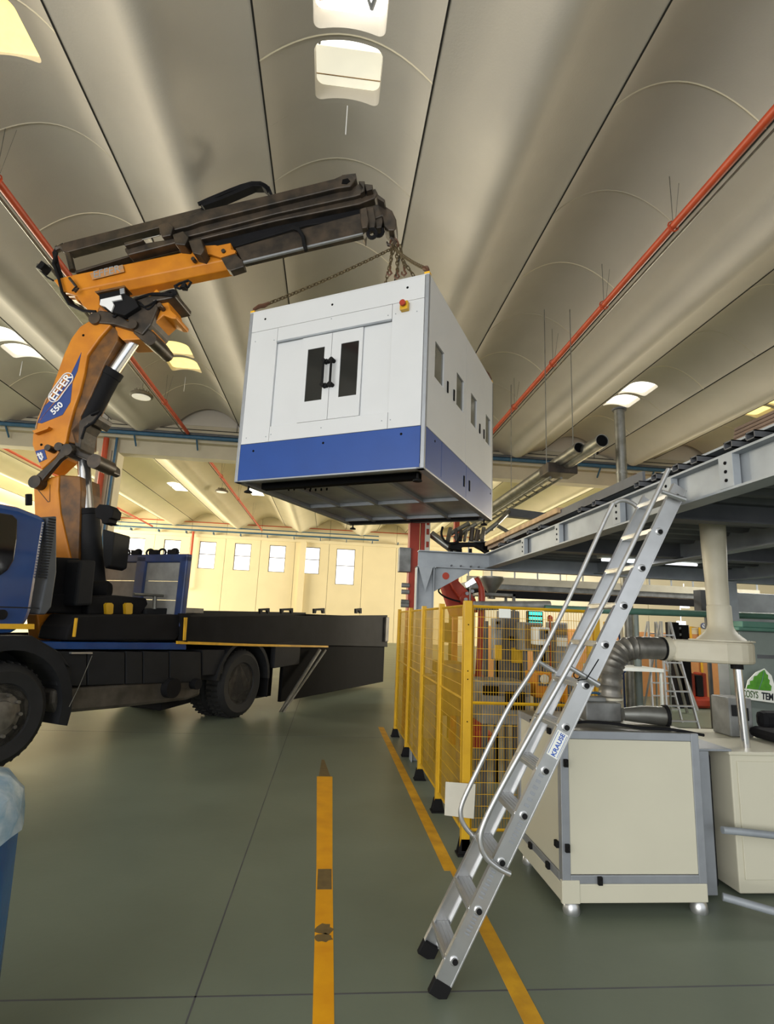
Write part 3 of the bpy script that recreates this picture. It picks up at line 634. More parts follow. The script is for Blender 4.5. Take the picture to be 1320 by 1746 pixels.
kp('worn_decal_edge','faded',z3((340,560),(300,650),(262,745),(255,790),(245,780),(270,700),(320,580)),-.259,-.249,0)
mo=V((*(-KN),0))
def ktext(s,size,px,py,px2,py2,o=-.262,bold=.002,m='dwhite'):
    a_=KF.W(KF.px(px,py,o)); b_=KF.W(KF.px(px2,py2,o)); xd=(b_-a_).normalized(); yd=(-mo.cross(xd)); 
    if yd.z<0: yd=-yd
    if xd.cross(yd).dot(mo)<0: yd=-yd
    return text(s,size,(a_+b_)/2,xd,yd,m,k,bold=bold)
e0=z3((375,570),(480,425))
ktext('EFFER',.17,*e0[0],*e0[1],bold=.004)
# oval ring around the name
a_=KF.px(*e0[0],-.262); b_=KF.px(*e0[1],-.262); ax=(b_-a_); L=ax.length/2+.06; ax.normalize(); pr=V((-ax.z,0,ax.x)); ce_=(a_+b_)/2; r_=.088
ring=[ce_+ax*(L-r_)+ (ax*math.cos(q)+pr*math.sin(q))*r_ for q in [-PI/2+PI*i/10 for i in range(11)]]+[ce_-ax*(L-r_)+(ax*math.cos(q)+pr*math.sin(q))*r_ for q in [PI/2+PI*i/10 for i in range(11)]]
b=MB(); b.tube([KF.W(p) for p in ring],.008,5,closed=True); b.build('decal_ring','dwhite',k)
e1=z3((375,670),(425,620)); ktext('550',.13,*e1[0],*e1[1],bold=.004)
kp('badge','dblue',z3((248,945),(310,930),(330,1000),(275,1025)),-.256,-.249,0)
b=MB()
for pp in (((268,960),(285,1000)),((285,955),(303,995)),((262,975),(300,965)),((285,1000),(303,995)),((292,1000),(297,1012))):
    q0,q1=[KF.W(KF.px(*w_,-.26)) for w_ in z3(*pp)]; b.tube([q0,q1],.012,5)
b.build('badge_mark','dwhite',k)
# links and pins at the knee
def pin(px,py,r,o0,o1,m='blackw'):
    c0=KF.W(KF.px(px,py,o0)); b=MB(); c1=c0+V((*KN,0))*(o1-o0); b.cyl(c0,c1,r,18); b.build('pin',m,k,smooth=True)
kp('link_arm','blackw',z3((215,1150),(240,1125),(385,1000),(430,930),(460,890),(510,900),(520,940),(480,965),(420,1005),(280,1170),(245,1195),(220,1180)),-.36,-.28,.012)
kp('link_arm','blackw',z3((470,895),(520,900),(570,945),(660,975),(690,1000),(690,1050),(655,1065),(600,1005),(540,980),(480,950)),-.3,.25,.02)
for (x,y,r) in ((240,1160,.09),(465,935,.085),(660,1015,.1),(408,912,.06),(332,920,.045)):
    q=z3((x,y))[0]; pin(*q,r,-.39,-.02)
for (x,y) in ((290,900),(585,130)): q=z3((x,y))[0]; pin(*q,.018,-.255,-.24,'dark')
# cylinders
def kc(name,m,a_,b_,r,o=-.05): 
    p0=KF.W(KF.px(*a_,o)); p1=KF.W(KF.px(*b_,o)); b=MB(); b.cyl(p0,p1,r,20); return b.build(name,m,k,bevel=.006,smooth=True)
kc('cylinder_rod','chrome',(240,566),(188,642),.085); kc('cylinder_barrel','black',(192,636),(118,772),.135)
kc('cylinder_collar','black',(195,632),(188,643),.145)
kc('cylinder_rod','chrome',(142,776),(149,876),.085); kc('cylinder_barrel','tdark',(149,873),(160,998),.15)
kc('cylinder_collar','black',(149,871),(150,881),.16)
kp('cylinder_guard','blackw',z3((570,880),(560,960),(540,950),(500,800),(560,730),(640,680),(700,690),(690,720),(660,760),(620,750),(585,800)),-.2,.12,.01)
b=MB(); q=[KF.W(KF.px(*w_,-.22)) for w_ in z3((640,690),(700,665),(715,672),(660,740),(600,780),(575,860))]; b.tube(q,.02,6); b.build('hydraulic_line','black',k,smooth=True)
# pivot housing between the booms
kp('pivot_bracket','orange',z1((820,760),(880,700),(945,765),(960,820),(995,850),(990,870),(965,868),(920,850),(860,905),(850,960),(880,980),(870,1000),(800,985),(690,990),(660,960),(640,900),(700,800)),-.2,.2,.015)
kp('pivot_bracket_greasy','blackw',z1((560,820),(640,830),(720,880),(700,790),(760,740),(840,740),(960,700),(990,720),(985,748),(930,760),(870,770),(890,800),(850,900),(800,960),(740,930),(640,900),(520,890),(510,850)),-.28,.24,.02)
kp('pivot_clevis','blackw',z1((800,900),(860,940),(885,975),(880,1000),(840,1020),(790,985),(740,940)),-.25,.2,.03)
pin(*z1((745,900))[0],.07,-.32,.28); pin(*z1((895,790))[0],.035,-.33,.25); pin(*z1((530,865))[0],.09,-.3,.26)
pin(*z1((845,985))[0],.09,-.28,.24)
random.seed(11)
for j in range(8):
    p_=[KF.W(KF.px(x/3.3+random.uniform(-2,2),280+y/3.3+random.uniform(-3,3),-.3+j*.015)) for x,y in ((640,860+j*4),(700,810+j*5),(760+j*8,780),(820+j*6,800+j*8),(880,760+j*6))]
    b=MB(); b.tube(smooth_path(p_),.013,6); b.build('hydraulic_hose','black',k,smooth=True)
for j in range(3):
    p_=[KF.W(KF.px(x/3.3+j*2,280+y/3.3-j,-.3)) for x,y in ((760,760),(840,735),(920,735),(975,740),(965,715),(930,725))]
    b=MB(); b.tube(smooth_path(p_),.016,6); b.build('hydraulic_hose','black',k,smooth=True)
# outer boom: closed hexagonal box
def hexloft(name,m,a_,b_,h0,h1,w0,w1,par=None,o=0):
    A_=KF.px(*a_,-.2); B2=KF.px(*b_,-.2); vs=[]
    ax=(B2-A_); ax.y=0; ax.normalize(); up=V((-ax.z,0,ax.x))
    for (c_,h_,w_) in ((A_,h0,w0),(B2,h1,w1)):
        c_=V((c_.x,o,c_.z))
        for (a,z) in ((-1,.5),(1,.5),(1,-.22),(.45,-.5),(-.45,-.5),(-1,-.22)): vs.append(KF.F@(c_+V((0,a*w_/2,0))+up*z*h_))
    b=MB(); b.add(vs,[(0,1,2,3,4,5),(11,10,9,8,7,6)]+[(i,(i+1)%6,6+(i+1)%6,6+i) for i in range(6)],I4); return b.build(name,m,par or k,bevel=.012)
hexloft('second_boom','orange',z1((400,682))[0],z1((1300,495))[0],.38,.37,.36,.34)
kp('boom_tail','orange',z1((300,650),(395,625),(560,690),(560,800),(540,850),(470,800),(430,740),(345,710)),-.16,.2,.015)
kp('boom_collar','blackw',z2((120,525),(200,500),(240,540),(250,575),(175,600),(155,590)),-.22,-.08,.01)
kp('boom_end_plate','orange',z2((0,460),(90,455),(205,485),(200,500),(120,525),(60,505),(0,510)),-.24,-.2,.004)
for q in z1((1085,530),(1255,485)): pin(*q,.03,-.27,-.2,'blackw')
kp('faded_lettering','faded',z1((505,615),(690,565),(700,605),(520,650)),-.206,-.2,0)
text('EFFER',.17,KF.W(KF.px(*z1((600,605))[0],-.207)),KF.W((1,0,.24))-KF.W((0,0,0)),KF.W((-.24,0,1))-KF.W((0,0,0)),'steel',k)
kp('boom_top_rail','blackw',z1((420,600),(720,512),(1000,440),(1000,450),(720,522),(425,612)),-.2,.16,.004)
kp('valve_tray','orange_d',z1((530,715),(700,680),(705,690),(540,725)),-.4,-.2,.004)
kp('valve_block','black',z1((555,720),(700,688),(705,730),(760,760),(780,800),(700,850),(620,830),(560,790)),-.36,-.22,.01)
kp('valve_cover','dwhite',z1((565,760),(680,735),(685,760),(630,770),(640,790),(625,830),(590,800),(560,790)),-.39,-.36,.004)
kp('valve_cover','alu2',z1((672,695),(698,690),(700,725),(675,730)),-.385,-.36,.004)
# rear hoses and lamp
for j in range(4):
    b=MB(); q=[KF.W(KF.px(x/3.3,280+y/3.3,-.22+j*.1)) for x,y in ((320,500-j*4),(300,560),(330,640),(350+j*6,720),(390+j*8,790),(470,825),(540,830))]; b.tube(q,.022,7); b.build('hydraulic_hose','black',k,smooth=True)
b=MB(); q=[KF.W(KF.px(x/3.3,280+y/3.3,-.26)) for x,y in ((390,640),(430,690),(410,710),(440,700),(420,720))]; b.tube(q,.02,6); b.build('hose_coupling','blackw',k,smooth=True)
b=MB(); q=[KF.W(KF.px(x/3.3,280+y/3.3,-.1)) for x,y in ((300,655),(265,635),(225,595))]; b.tube(q,.014,6); b.build('lamp_bracket','black',k)
kp('work_lamp','black',z1((200,578),(232,540),(252,555),(245,570),(225,592)),-.18,-.02,.008)
b=MB(); q=[KF.W(KF.px(x/3.3,280+y/3.3,-.15)) for x,y in ((985,690),(1010,700),(1060,690),(1075,665),(1060,655),(1010,672),(980,690))]; b.tube(q,.02,6); b.build('hydraulic_line','black',k,smooth=True)
kp('clip_block','black',z1((1010,690),(1030,665),(1045,668),(1040,692)),-.2,-.1,.004)
# hose rail on top
kp('hose_rail','blackw',z1((345,455),(360,440),(1130,245),(1140,290),(380,495),(350,490)),-.1,.06,.01)
b=MB(); q=[KF.W(KF.px(x/3.3,280+y/3.3,-.05)) for x,y in ((320,480),(350,470),(385,500),(400,560),(410,600))]; b.tube(q,.05,8); b.build('hose_bend','blackw',k,smooth=True)
b=MB(); q=[KF.W(KF.px(x/3.3,280+y/3.3,-.05)) for x,y in ((360,455),(325,475),(308,500),(320,560),(345,640),(370,680))]; b.tube(q,.035,8); b.build('hose_bend','black',k,smooth=True)
# energy chain: individual links on an arc
ec=z2((10,238),(60,215),(120,190),(180,165),(240,142),(300,125),(350,125),(380,140),(395,165))
pts=[KF.px(*q,0) for q in ec]; 
def along(pts,n):
    L=[0]
    for i in range(1,len(pts)): L.append(L[-1]+(pts[i]-pts[i-1]).length)
    out=[]
    for j in range(n):
        d=L[-1]*j/(n-1); i=max(q for q in range(len(L)) if L[q]<=d+1e-9); i=min(i,len(pts)-2); out.append((pts[i].lerp(pts[i+1],(d-L[i])/(L[i+1]-L[i])),(pts[i+1]-pts[i]).normalized()))
    return out
for p,tn in along(pts,30):
    up=V((-tn.z,0,tn.x)); b=MB()
    for sgn in (-.06,.06):
        b.prism([p+V((0,sgn-.01,0))-tn*.022-up*.03,p+V((0,sgn-.01,0))+tn*.022-up*.03,p+V((0,sgn-.01,0))+tn*.022+up*.03,p+V((0,sgn-.01,0))-tn*.022+up*.03],(0,.02,0),KF.F)
    b.prism([p+V((0,-.06,0))-tn*.008+up*.025,p+V((0,-.06,0))+tn*.008+up*.025,p+V((0,-.06,0))+tn*.008+up*.035,p+V((0,-.06,0))-tn*.008+up*.035],(0,.12,0),KF.F)
    b.build('energy_chain_link','black',k)
kp('energy_chain_cover','black',z2((0,218),(120,180),(240,128),(300,108),(360,105),(395,125),(410,165),(400,175),(385,150),(350,122),(300,122),(130,195),(20,235)),-.07,.07,.004)
# sub booms
def bar(name,q,o0,o1,m='blackw',bev=.015): return kp(name,m,q,o0,o1,bev)
bar('extension_boom',z2((-230,345),(-60,290),(0,262),(400,170),(760,80),(800,62),(860,60),(880,85),(850,125),(780,135),(430,220),(0,328),(-60,350),(-225,390)),-.34,-.1)
bar('extension_boom',z2((-205,380),(0,330),(430,222),(870,125),(920,95),(942,130),(925,165),(880,180),(430,280),(0,392),(-200,440)),-.26,-.02)
bar('extension_boom',z2((-140,425),(0,392),(430,284),(900,175),(990,135),(1005,165),(990,190),(900,225),(430,320),(0,425),(-130,470)),-.2,.06)
bar('hydraulic_cylinder',z1((700,475),(715,460),(985,415),(1000,440),(720,512),(705,495)),-.3,-.12)
bar('boom_gap_shade',z2((-60,445),(430,320),(900,222),(930,240),(930,300),(600,345),(200,465),(-60,520)),-.1,.2,'black')  # black bar standing in for the shaded gap between the booms
bar('extension_boom',z2((200,470),(600,355),(900,275),(930,290),(935,380),(920,392),(600,465),(245,550)),-.18,-.05)
bar('boom_edge_strip',z2((245,545),(590,462),(920,385),(920,392),(590,472),(245,556)),-.185,-.15,'alu2',0)  # thin pale strip along the boom's lower edge
for q in (z1((890,340),(950,325),(975,350),(960,400),(910,410)),z1((970,395),(1030,375),(1060,410),(1040,455),(985,450)),z1((1060,430),(1130,415),(1150,480),(1130,510),(1085,500)),z1((695,440),(800,415),(805,430),(700,460))):
    kp('boom_stop','blackw',q,-.38,-.05,.012)
b=MB(); q=[KF.W(KF.px(*w_,-.4)) for w_ in z1((800,425),(900,400))]; b.tube(q,.008,5); b.build('thin_rod','galv',k)
b=MB(); q=[KF.W(KF.px(*w_,-.22)) for w_ in z2((520,355),(560,370),(585,410),(590,450),(600,485))]; b.tube(q,.03,7); b.build('strap','black',k,smooth=True)
for q in (z2((800,60),(880,50),(885,80),(860,90)),z2((895,95),(930,95),(930,150),(905,165),(920,130)),z2((930,110),(975,115),(975,140),(940,150)),z2((1000,165),(1045,200),(1040,215),(1000,190))):
    kp('boom_head_plate','blackw',q,-.3,.12,.006)
kp('boom_head_plate','dark',z2((805,85),(835,78),(850,95),(830,112),(800,110)),-.345,-.335,.003)
for i,x in enumerate((905,945,985)):
    kp('head_fin','blackw',z2((x,250),(x+35,240),(x+48,320),(x+40,355),(x+10,360),(x+2,320)),-.3+i*.08,-.2+i*.1,.01)
for i,(x,y) in enumerate(((972,390),(1010,380))):
    c_=KF.px(*z2((x,y))[0],-.2+i*.12); b=MB(); b.tube([KF.W(c_+V((.06*math.cos(a),0,.07*math.sin(a)))) for a in [2*PI*j/14 for j in range(14)]],.028,6,closed=True); b.build('head_eye','black',k,smooth=True)
kp('boom_nose','blackw',z2((900,250),(1000,225),(1030,225),(1085,260),(1108,310),(1108,360),(1095,372),(1065,372),(1040,345),(1030,290),(930,330),(925,395),(905,380)),-.16,.12,.015)
b=MB(); b.tube([KF.W(KF.px(*z2((1080,365))[0],0)),KF.W(KF.px(*z2((1080,395))[0],0))],.05,12)
hk=KF.W(KF.px(*z2((1080,395))[0],0)); b.tube([hk,hk+V((0,0,-.06)),hk+V((.06,0,-.12)),hk+V((.03,0,-.19)),hk+V((-.04,0,-.18)),hk+V((-.06,0,-.13))],[.03,.03,.035,.03,.022,.012],8); b.build('crane_hook','blackw',k,smooth=True)
# exhaust stack unit right of the cylinder
kp('spotlight_bracket','black',z4((590,180),(620,145),(680,150),(710,185),(700,230),(680,235),(675,255),(700,262),(640,268),(630,240),(600,230)),-.3,-.1,.012)
kp('side_reservoir','tdark',z4((640,300),(715,320),(690,530),(655,550),(640,480)),-.3,.1,.02)
tp('air_intake','black',[(46,842),(56,842),(56,862),(46,862)],.6,.64,.01)
b=MB(); c_=TR.W(TR.px(175,1007,.6)); b.lathe(c_-V((.25,0,0)),(1,0,0),[(.11,0),(.13,.03),(.13,.3),(.1,.34)],18); b.build('slewing_cylinder','black',k,smooth=True)

# ============================================================ LADDER
YN,YF=2.74,3.05
LS=V((1.81,0,2.31))-V((.66,0,.17)); LU=LS.normalized(); LN=V((-LU.z,0,LU.x)); base=V((.58,0,.03))
l=thing('ladder','aluminium step ladder with two handrails leaning on the grey platform','ladder',(.7,2.9,0))
def lf(u,n): return base+LU*u+LN*n
LT=2.66
for y,s_ in ((YN,1),(YF,-1)):
    def pr(n0,n1,y0,y1,b,u0=0,u1=LT): b.prism([lf(u0,n0)+V((0,y0,0)),lf(u0,n1)+V((0,y0,0)),lf(u0,n1)+V((0,y1,0)),lf(u0,n0)+V((0,y1,0))],LU*(u1-u0))
    b=MB(); pr(-.04,.04,y-.0015*s_,y+.0015*s_,b); pr(-.04,-.035,y-.004*s_,y+.022*s_,b); pr(.035,.04,y-.004*s_,y+.022*s_,b)
    b.build('stile','alu',l)
    b=MB(); pr(-.043,.043,y-.006*s_,y+.024*s_,b,-.03,.035); b.build('rubber_foot','rubber',l,bevel=.004)
for i in range(12):
    u=.13+i*.2245; c_=lf(u,0)
    b=MB(); b.box((c_.x-.045,YN,c_.z-.012),(c_.x+.04,YF,c_.z+.012)); tr=b.build('step','alu',l,bevel=.003)
    b=MB()
    for kx in range(5): b.box((c_.x-.04+kx*.018,YN+.005,c_.z+.012),(c_.x-.034+kx*.018,YF-.005,c_.z+.015))
    b.build('tread_ribs','alu',tr)
    b=MB(); b.lathe((c_.x,YN-.0015,c_.z),(0,-1,0),[(.02,0),(.02,.004),(.016,.006)],14); b.build('washer','alu',l)
    b=MB(); b.lathe((c_.x+.003,YN-.005,c_.z-.002),(0,-1,0),[(.013,0),(.013,.006)],10); b.build('bolt','rubber',l)
def rail(pl,y):
    pts=[P(a,c,Y=y) for a,c in pl]; b=MB(); b.tube(smooth_path(pts),.0125,10); b.build('handrail','alu',l,smooth=True)
rail([(870,1490),(850,1480),(830,1463),(820,1440),(823,1410),(850,1352),(905,1252),(970,1137),(1040,1007),(1098,888),(1140,800)],YN-.03)
rail([(834,1439),(812,1428),(795,1412),(786,1392),(790,1365),(820,1302),(868,1205),(917,1127),(980,1000),(1038,873),(1048,858),(1062,853),(1078,858),(1088,866)],YF+.02)
for (pl,y) in (([(970,1137),(995,1152),(1021,1168)],YN-.03),([(917,1127),(932,1137),(950,1147)],YF+.02),([(1128,838),(1150,846),(1168,852)],YN-.03)):
    pts=[P(a,c,Y=y) for a,c in pl]; b=MB(); b.tube(pts,[.011,.013,.015],10); b.build('rail_bracket','alu',l,smooth=True)
b=MB(); b.tube([P(985,1160,Y=YN-.05),P(1000,1158,Y=YN-.05),P(1021,1124,Y=YN-.05)],.003,5); b.build('cable_tie','rubber',l)
b=MB(); b.tube([P(984,1151,Y=YN-.03)+V((.017*math.cos(a),.0,.017*math.sin(a))) for a in [2*PI*i/12 for i in range(12)]],.003,5,closed=True); b.build('cable_tie','rubber',l)
# maker sticker on the near stile
def lq(px,py): return P(px,py,Y=YN-.003)
b=MB(); q=[lq(*w_) for w_ in ((936,1284),(947,1287),(966,1255),(953,1252))]
c0=(q[0]+q[1]+q[2]+q[3])/4; b.prism([c0+LU*u_+LN*n_+V((0,YN-.0032-c0.y,0)) for u_,n_ in ((-.062,-.03),(.062,-.03),(.062,.03),(-.062,.03))],(0,-.0006,0)); st=b.build('sticker','signw',l)
text('KRAUSE',.032,(c0.x,YN-.0045,c0.z)-V((0,0,0)) if False else V((c0.x,YN-.0045,c0.z))+LN*-.004,LU,LN,'letb',l,thick=.0003,bold=.0008)
b=MB()
for n_ in (.022,-.026): b.prism([V((c0.x,YN-.004,c0.z))+LU*u_+LN*(n_+d_) for u_,d_ in ((-.056,0),(.056,0),(.056,.002),(-.056,.002))],(0,-.0006,0))
b.build('sticker_border','letb',l)
for (px,py,hu) in ((912,1345,.09),(880,1420,.05),(830,1510,.06),(805,1575,.05)):
    c1=lq(px,py); 
    for i in range(7):
        b=MB(); b.prism([V((c1.x,YN-.0032,c1.z))+LU*(hu*(i-3)/3+a_)+LN*n_ for a_,n_ in ((0,-.012),(hu*.16,-.012),(hu*.16,.012),(0,.012))],(0,-.0006,0)); b.build('instruction_mark','alu2',l)

# ============================================================ PLATFORM (mezzanine)
XB=1.95; ZB0,ZB1=2.31,2.50; YA=6.95
pf=thing('steel_platform','grey steel mezzanine platform with corrugated deck above the workshop','platform',(1.2,7,0))
def ibeam(name,a,b_,z0,z1,wd,m='steel',axis='y',par=None):
    b=MB(); f=.012
    (xa,ya),(xb,yb)=a,b_
    if axis=='y':
        b.box((xa-wd/2,ya,z0),(xa+wd/2,yb,z0+f)).box((xa-wd/2,ya,z1-f),(xa+wd/2,yb,z1)).box((xa-.005,ya,z0+f),(xa+.005,yb,z1-f))
    else:
        b.box((xa,ya-wd/2,z0),(xb,ya+wd/2,z0+f)).box((xa,ya-wd/2,z1-f),(xb,ya+wd/2,z1)).box((xa,ya-.005,z0+f),(xb,ya+.005,z1-f))
    return b.build(name,m,par or pf)
XE=7.2
for x in (XB,3.4,5.2,7.1): ibeam('long_beam',(x+.05,.9),(x,YA),ZB0,ZB1,.12)
ibeam('cross_beam',(1.08,YA),(XE,YA),ZB0-.02,ZB1-.005,.13,axis='x')
for y in (5.2,3.4): ibeam('cross_beam',(XB+.12,y),(XE,y),ZB0+.02,ZB1-.01,.1,'steel_d',axis='x')
for q in ((893,937),(952,916),(1054,878),(1140,846),(1243,822)):
    y=P(*q,X=XB).y; wd=.045 if q[0]<1000 else .05
    b=MB(); b.box((XB-.012,y-wd,ZB0+.012),(XB+.03,y+wd,ZB1-.012)); o=b.build('stiffener_plate','steel',pf,bevel=.002)
    for z in (2.36,2.405,2.45):
        b=MB(); b.cyl((XB-.016,y,z),(XB-.008,y,z),.009,10); b.build('bolt_hole','dark',o)
# deck: ribs underneath, plates on top
for i in range(26):
    y=.95+i*.235
    b=MB(); b.prism([(XB+.08,y,2.49),(XB+.08,y+.03,2.455),(XB+.08,y+.1,2.455),(XB+.08,y+.13,2.49),(XB+.08,y+.13,2.495),(XB+.08,y,2.495)],(XE-XB-.1,0,0)); b.build('deck_rib','steel_d',pf)
b=MB(); b.box((XB+.06,.9,2.5),(XE,YA,2.512)); b.build('deck_sheet','steel_d',pf)
for y in [P(q,r,X=XB).y for q,r in ((1195,782),(1163,800),(1125,812),(1095,828),(1020,860),(995,868),(925,908),(905,917),(870,927),(855,935))]+[2.45,2.3,2.1]:
    b=MB()
    for (a,c,d,e) in ((0,0,.06,.006),(0,.034,.06,.04),(0,0,.006,.04),(.054,0,.06,.04)): b.box((XB-.02,y+a,2.512+c),(XE-.2,y+d,2.512+e))
    b.build('square_tube','steel_d',pf)
b=MB(); b.box((XB+.03,.9,2.553),(XE,4.75,2.565)); b.build('upper_deck','steel',pf)
b=MB(); b.box((XB+.01,3.3,2.553),(XB+.03,6.2,2.62)); b.build('toe_board','steel_d',pf)
b=MB(); b.box((XB+.03,4.75,2.553),(XE,YA,2.59)); b.build('plank_deck','wood',pf)
b=MB(); b.box((XB-.02,4.6,2.59),(XB+.22,6.9,2.64)); b.build('edge_plank','woodl',pf,bevel=.006)
# leg with haunch
b=MB(); b.box((1.06,YA-.08,0),(1.07,YA+.08,2.29)).box((1.27,YA-.08,0),(1.28,YA+.08,2.29)).box((1.07,YA-.006,0),(1.27,YA+.006,2.29)); b.build('leg','steel',pf)
b=MB(); b.prism([(1.28,YA-.01,2.29),(1.78,YA-.01,2.29),(1.72,YA-.01,2.24),(1.28,YA-.01,1.98)],(0,.02,0)); hb_=b.build('haunch_plate','steel',pf)
b=MB(); b.cyl((1.44,YA-.014,2.19),(1.44,YA+.014,2.19),.045,18); b.build('haunch_hole','red',hb_)
b=MB(); b.prism([(1.08,YA-.08,2.28),(1.26,YA-.08,2.28),(1.17,YA-.08,1.98)],(0,.008,0)).box((1.06,YA-.08,2.28),(1.3,YA+.08,2.292)); b.build('gusset_plate','steel',pf)
b=MB(); b.box((5.1,YA-.1,0),(5.3,YA+.1,2.3)); b.build('leg','steel',pf); b=MB(); b.box((7.0,1.0,0),(7.2,1.2,2.3)); b.build('leg','steel',pf)
b=MB()
for x in (1.5,1.62,1.75,1.85): b.cyl((x,YA-.075,2.32),(x,YA-.045,2.32),.012,6)
b.build('flange_bolts','steel_d',pf)
p_=P(1250,775,X=2.0); p2=P(1250,728,X=2.0); b=MB(); [b.box((2.0+.004*i,1.5,2.566+(p2.z-2.566)*i/4),(3.0-.01*i,p_.y,2.566+(p2.z-2.566)*(i+1)/4-.002)) for i in range(4)]; tag(b.build('board_stack','wood',bevel=.008),'brown board stack on the platform at right edge','boards')

def strip(x,y,z,ln,pw,lab):  # strip lamps added to brighten the dim workshop at right
    t=thing('added_strip_lamp',lab,'lamp',(x,y,z),'added strip lamps')
    b=MB(); b.box((x-ln/2,y-.06,z),(x+ln/2,y+.06,z+.05)); b.build('housing','signw',t,bevel=.005)
    b=MB(); b.cyl((x-ln/2+.03,y,z-.02),(x+ln/2-.03,y,z-.02),.015,10); b.build('tube','winlit',t)
    l=bpy.data.lights.new('added_strip_source','AREA'); l.shape='RECTANGLE'; l.size=ln; l.size_y=.1; l.energy=pw; l.color=(1,.97,.9)
    o=bpy.data.objects.new('added_strip_source',l); C.objects.link(o); o.parent=t; o.location=(0,0,-.045)
strip(3.6,6.0,2.40,1.2,28,'added white strip lamp under platform near its rear beam')
strip(4.4,4.4,2.40,1.2,22,'added white strip lamp under platform above the control cabinet')
strip(9.0,9.6,4.4,2.4,170,'added white strip lamp hung above rear workshop area')
strip(5.5,12.6,3.6,2.4,110,'added white strip lamp in front of orange rear wall')
# ============================================================ LARGE CREAM BOX CABINET
bx=thing('filter_cabinet','cream panelled cabinet with grey aluminium frame on round feet','cabinet',(1.85,3.8,0))
x0,x1,y0,y1,z0,z1_=1.42,2.3,3.4,4.17,.07,1.0
b=MB(); b.box((x0,y0,z0),(x1,y1,z0+.1)); b.build('plinth','box',bx,bevel=.006)
b=MB(); b.box((x0-.006,y0-.006,z0),(x0+.1,y0+.02,z0+.12)); b.build('corner_plate','box',bx,bevel=.003)
b=MB()
for (xx,yy) in ((x0,y0),(x1-.05,y0),(x0,y1-.05),(x1-.05,y1-.05)): b.box((xx,yy,z0+.1),(xx+.05,yy+.05,z1_))
for zz in (z0+.1,z1_-.045):
    b.box((x0+.05,y0,zz),(x1-.05,y0+.045,zz+.045)).box((x0+.05,y1-.045,zz),(x1-.05,y1,zz+.045)).box((x0,y0+.05,zz),(x0+.045,y1-.05,zz+.045)).box((x1-.045,y0+.05,zz),(x1,y1-.05,zz+.045))
b.build('profile_frame','alu2',bx,bevel=.003)
b=MB(); b.box((x0+.048,y0+.006,z0+.147),(x1-.048,y0+.02,z1_-.047)); b.build('front_panel','box',bx,bevel=.004)
b=MB(); b.box((x0+.006,y0+.052,z0+.147),(x0+.02,y1-.052,z1_-.047)); b.build('side_panel','box',bx,bevel=.004)
b=MB(); b.box((x1-.02,y0+.052,z0+.147),(x1-.006,y1-.052,z1_-.047)).box((x0+.05,y1-.02,z0+.147),(x1-.05,y1-.006,z1_-.047)); b.build('rear_panel','box',bx)
b=MB(); b.box((x0+.01,y0+.01,z1_-.01),(x1-.01,y1-.01,z1_+.002)); b.build('top_panel','galv',bx,bevel=.003)
for (a,yy,zz) in (('f',0,.82),('f',0,.36),('b',.22,.19)):
    b=MB(); px_=x0+.03 if a=='f' else x0+yy; b.box((px_-.014,y0-.02,zz-.022),(px_+.012,y0,zz+.022)); b.box((px_-.008,y0-.03,zz-.01),(px_+.006,y0-.02,zz+.01)); b.build('latch','rubber',bx,bevel=.003)
for (yy,zz) in ((.1,.82),(.06,.36),(.2,.19),(.5,.19),(.15,.97),(.45,.97)):
    b=MB(); b.box((x0-.018,y0+yy-.02,zz-.018),(x0,y0+yy+.02,zz+.018)); b.build('latch','rubber',bx,bevel=.003)
for (xx,yy) in ((x0+.07,y0+.05),(x1-.03,y0+.05),(x0+.06,y1-.06),(x1-.06,y1-.06)):
    b=MB(); b.lathe((xx,yy,0),(0,0,1),[(.045,0),(.05,.015),(.045,.05),(.03,.07)],18); b.build('foot','alu',bx,smooth=True)
# clutter on it
b=MB(); b.box((1.75,3.75,1.003),(2.0,4.05,1.12)).box((1.79,3.8,1.12),(1.92,3.9,1.15)); tag(b.build('junction_block','mgrey',bevel=.008),'small grey junction block lying on cream cabinet behind ladder','box')
t=thing('exhaust_blower','grey blower barrel with dark open mouth lying on cabinet','blower',(2.2,3.72,1.0))
b=MB(); b.tube([(1.98,3.7,1.06),(2.1,3.68,1.065),(2.26,3.66,1.06)],[.04,.055,.062],16); b.build('barrel','galv',t,smooth=True)
b=MB(); b.lathe((2.26,3.66,1.062),(1,-.1,0),[(.068,-.02),(.072,0),(.06,.004)],18); b.build('mouth','rubber',t,smooth=True)
for j,(m_,pts) in enumerate((('black',[(1.5,3.5,1.01),(1.65,3.6,1.02),(1.8,3.52,1.03),(1.95,3.45,1.02),(2.15,3.44,1.015),(2.35,3.42,.99)]),('galv',[(1.5,3.62,1.01),(1.62,3.72,1.06),(1.7,3.65,1.02),(1.85,3.6,1.02)]),('bpipe',[(1.7,3.9,1.14),(1.82,3.86,1.17),(1.95,3.9,1.15),(2.05,3.85,1.02)]))):
    b=MB(); b.tube(smooth_path([V(p) for p in pts]),.009,6); tag(b.build('hose',m_,smooth=True),('black hose trailing over front edge of cream cabinet','grey looped hose on cream cabinet behind ladder','blue hose draped over grey junction block')[j],'hose')
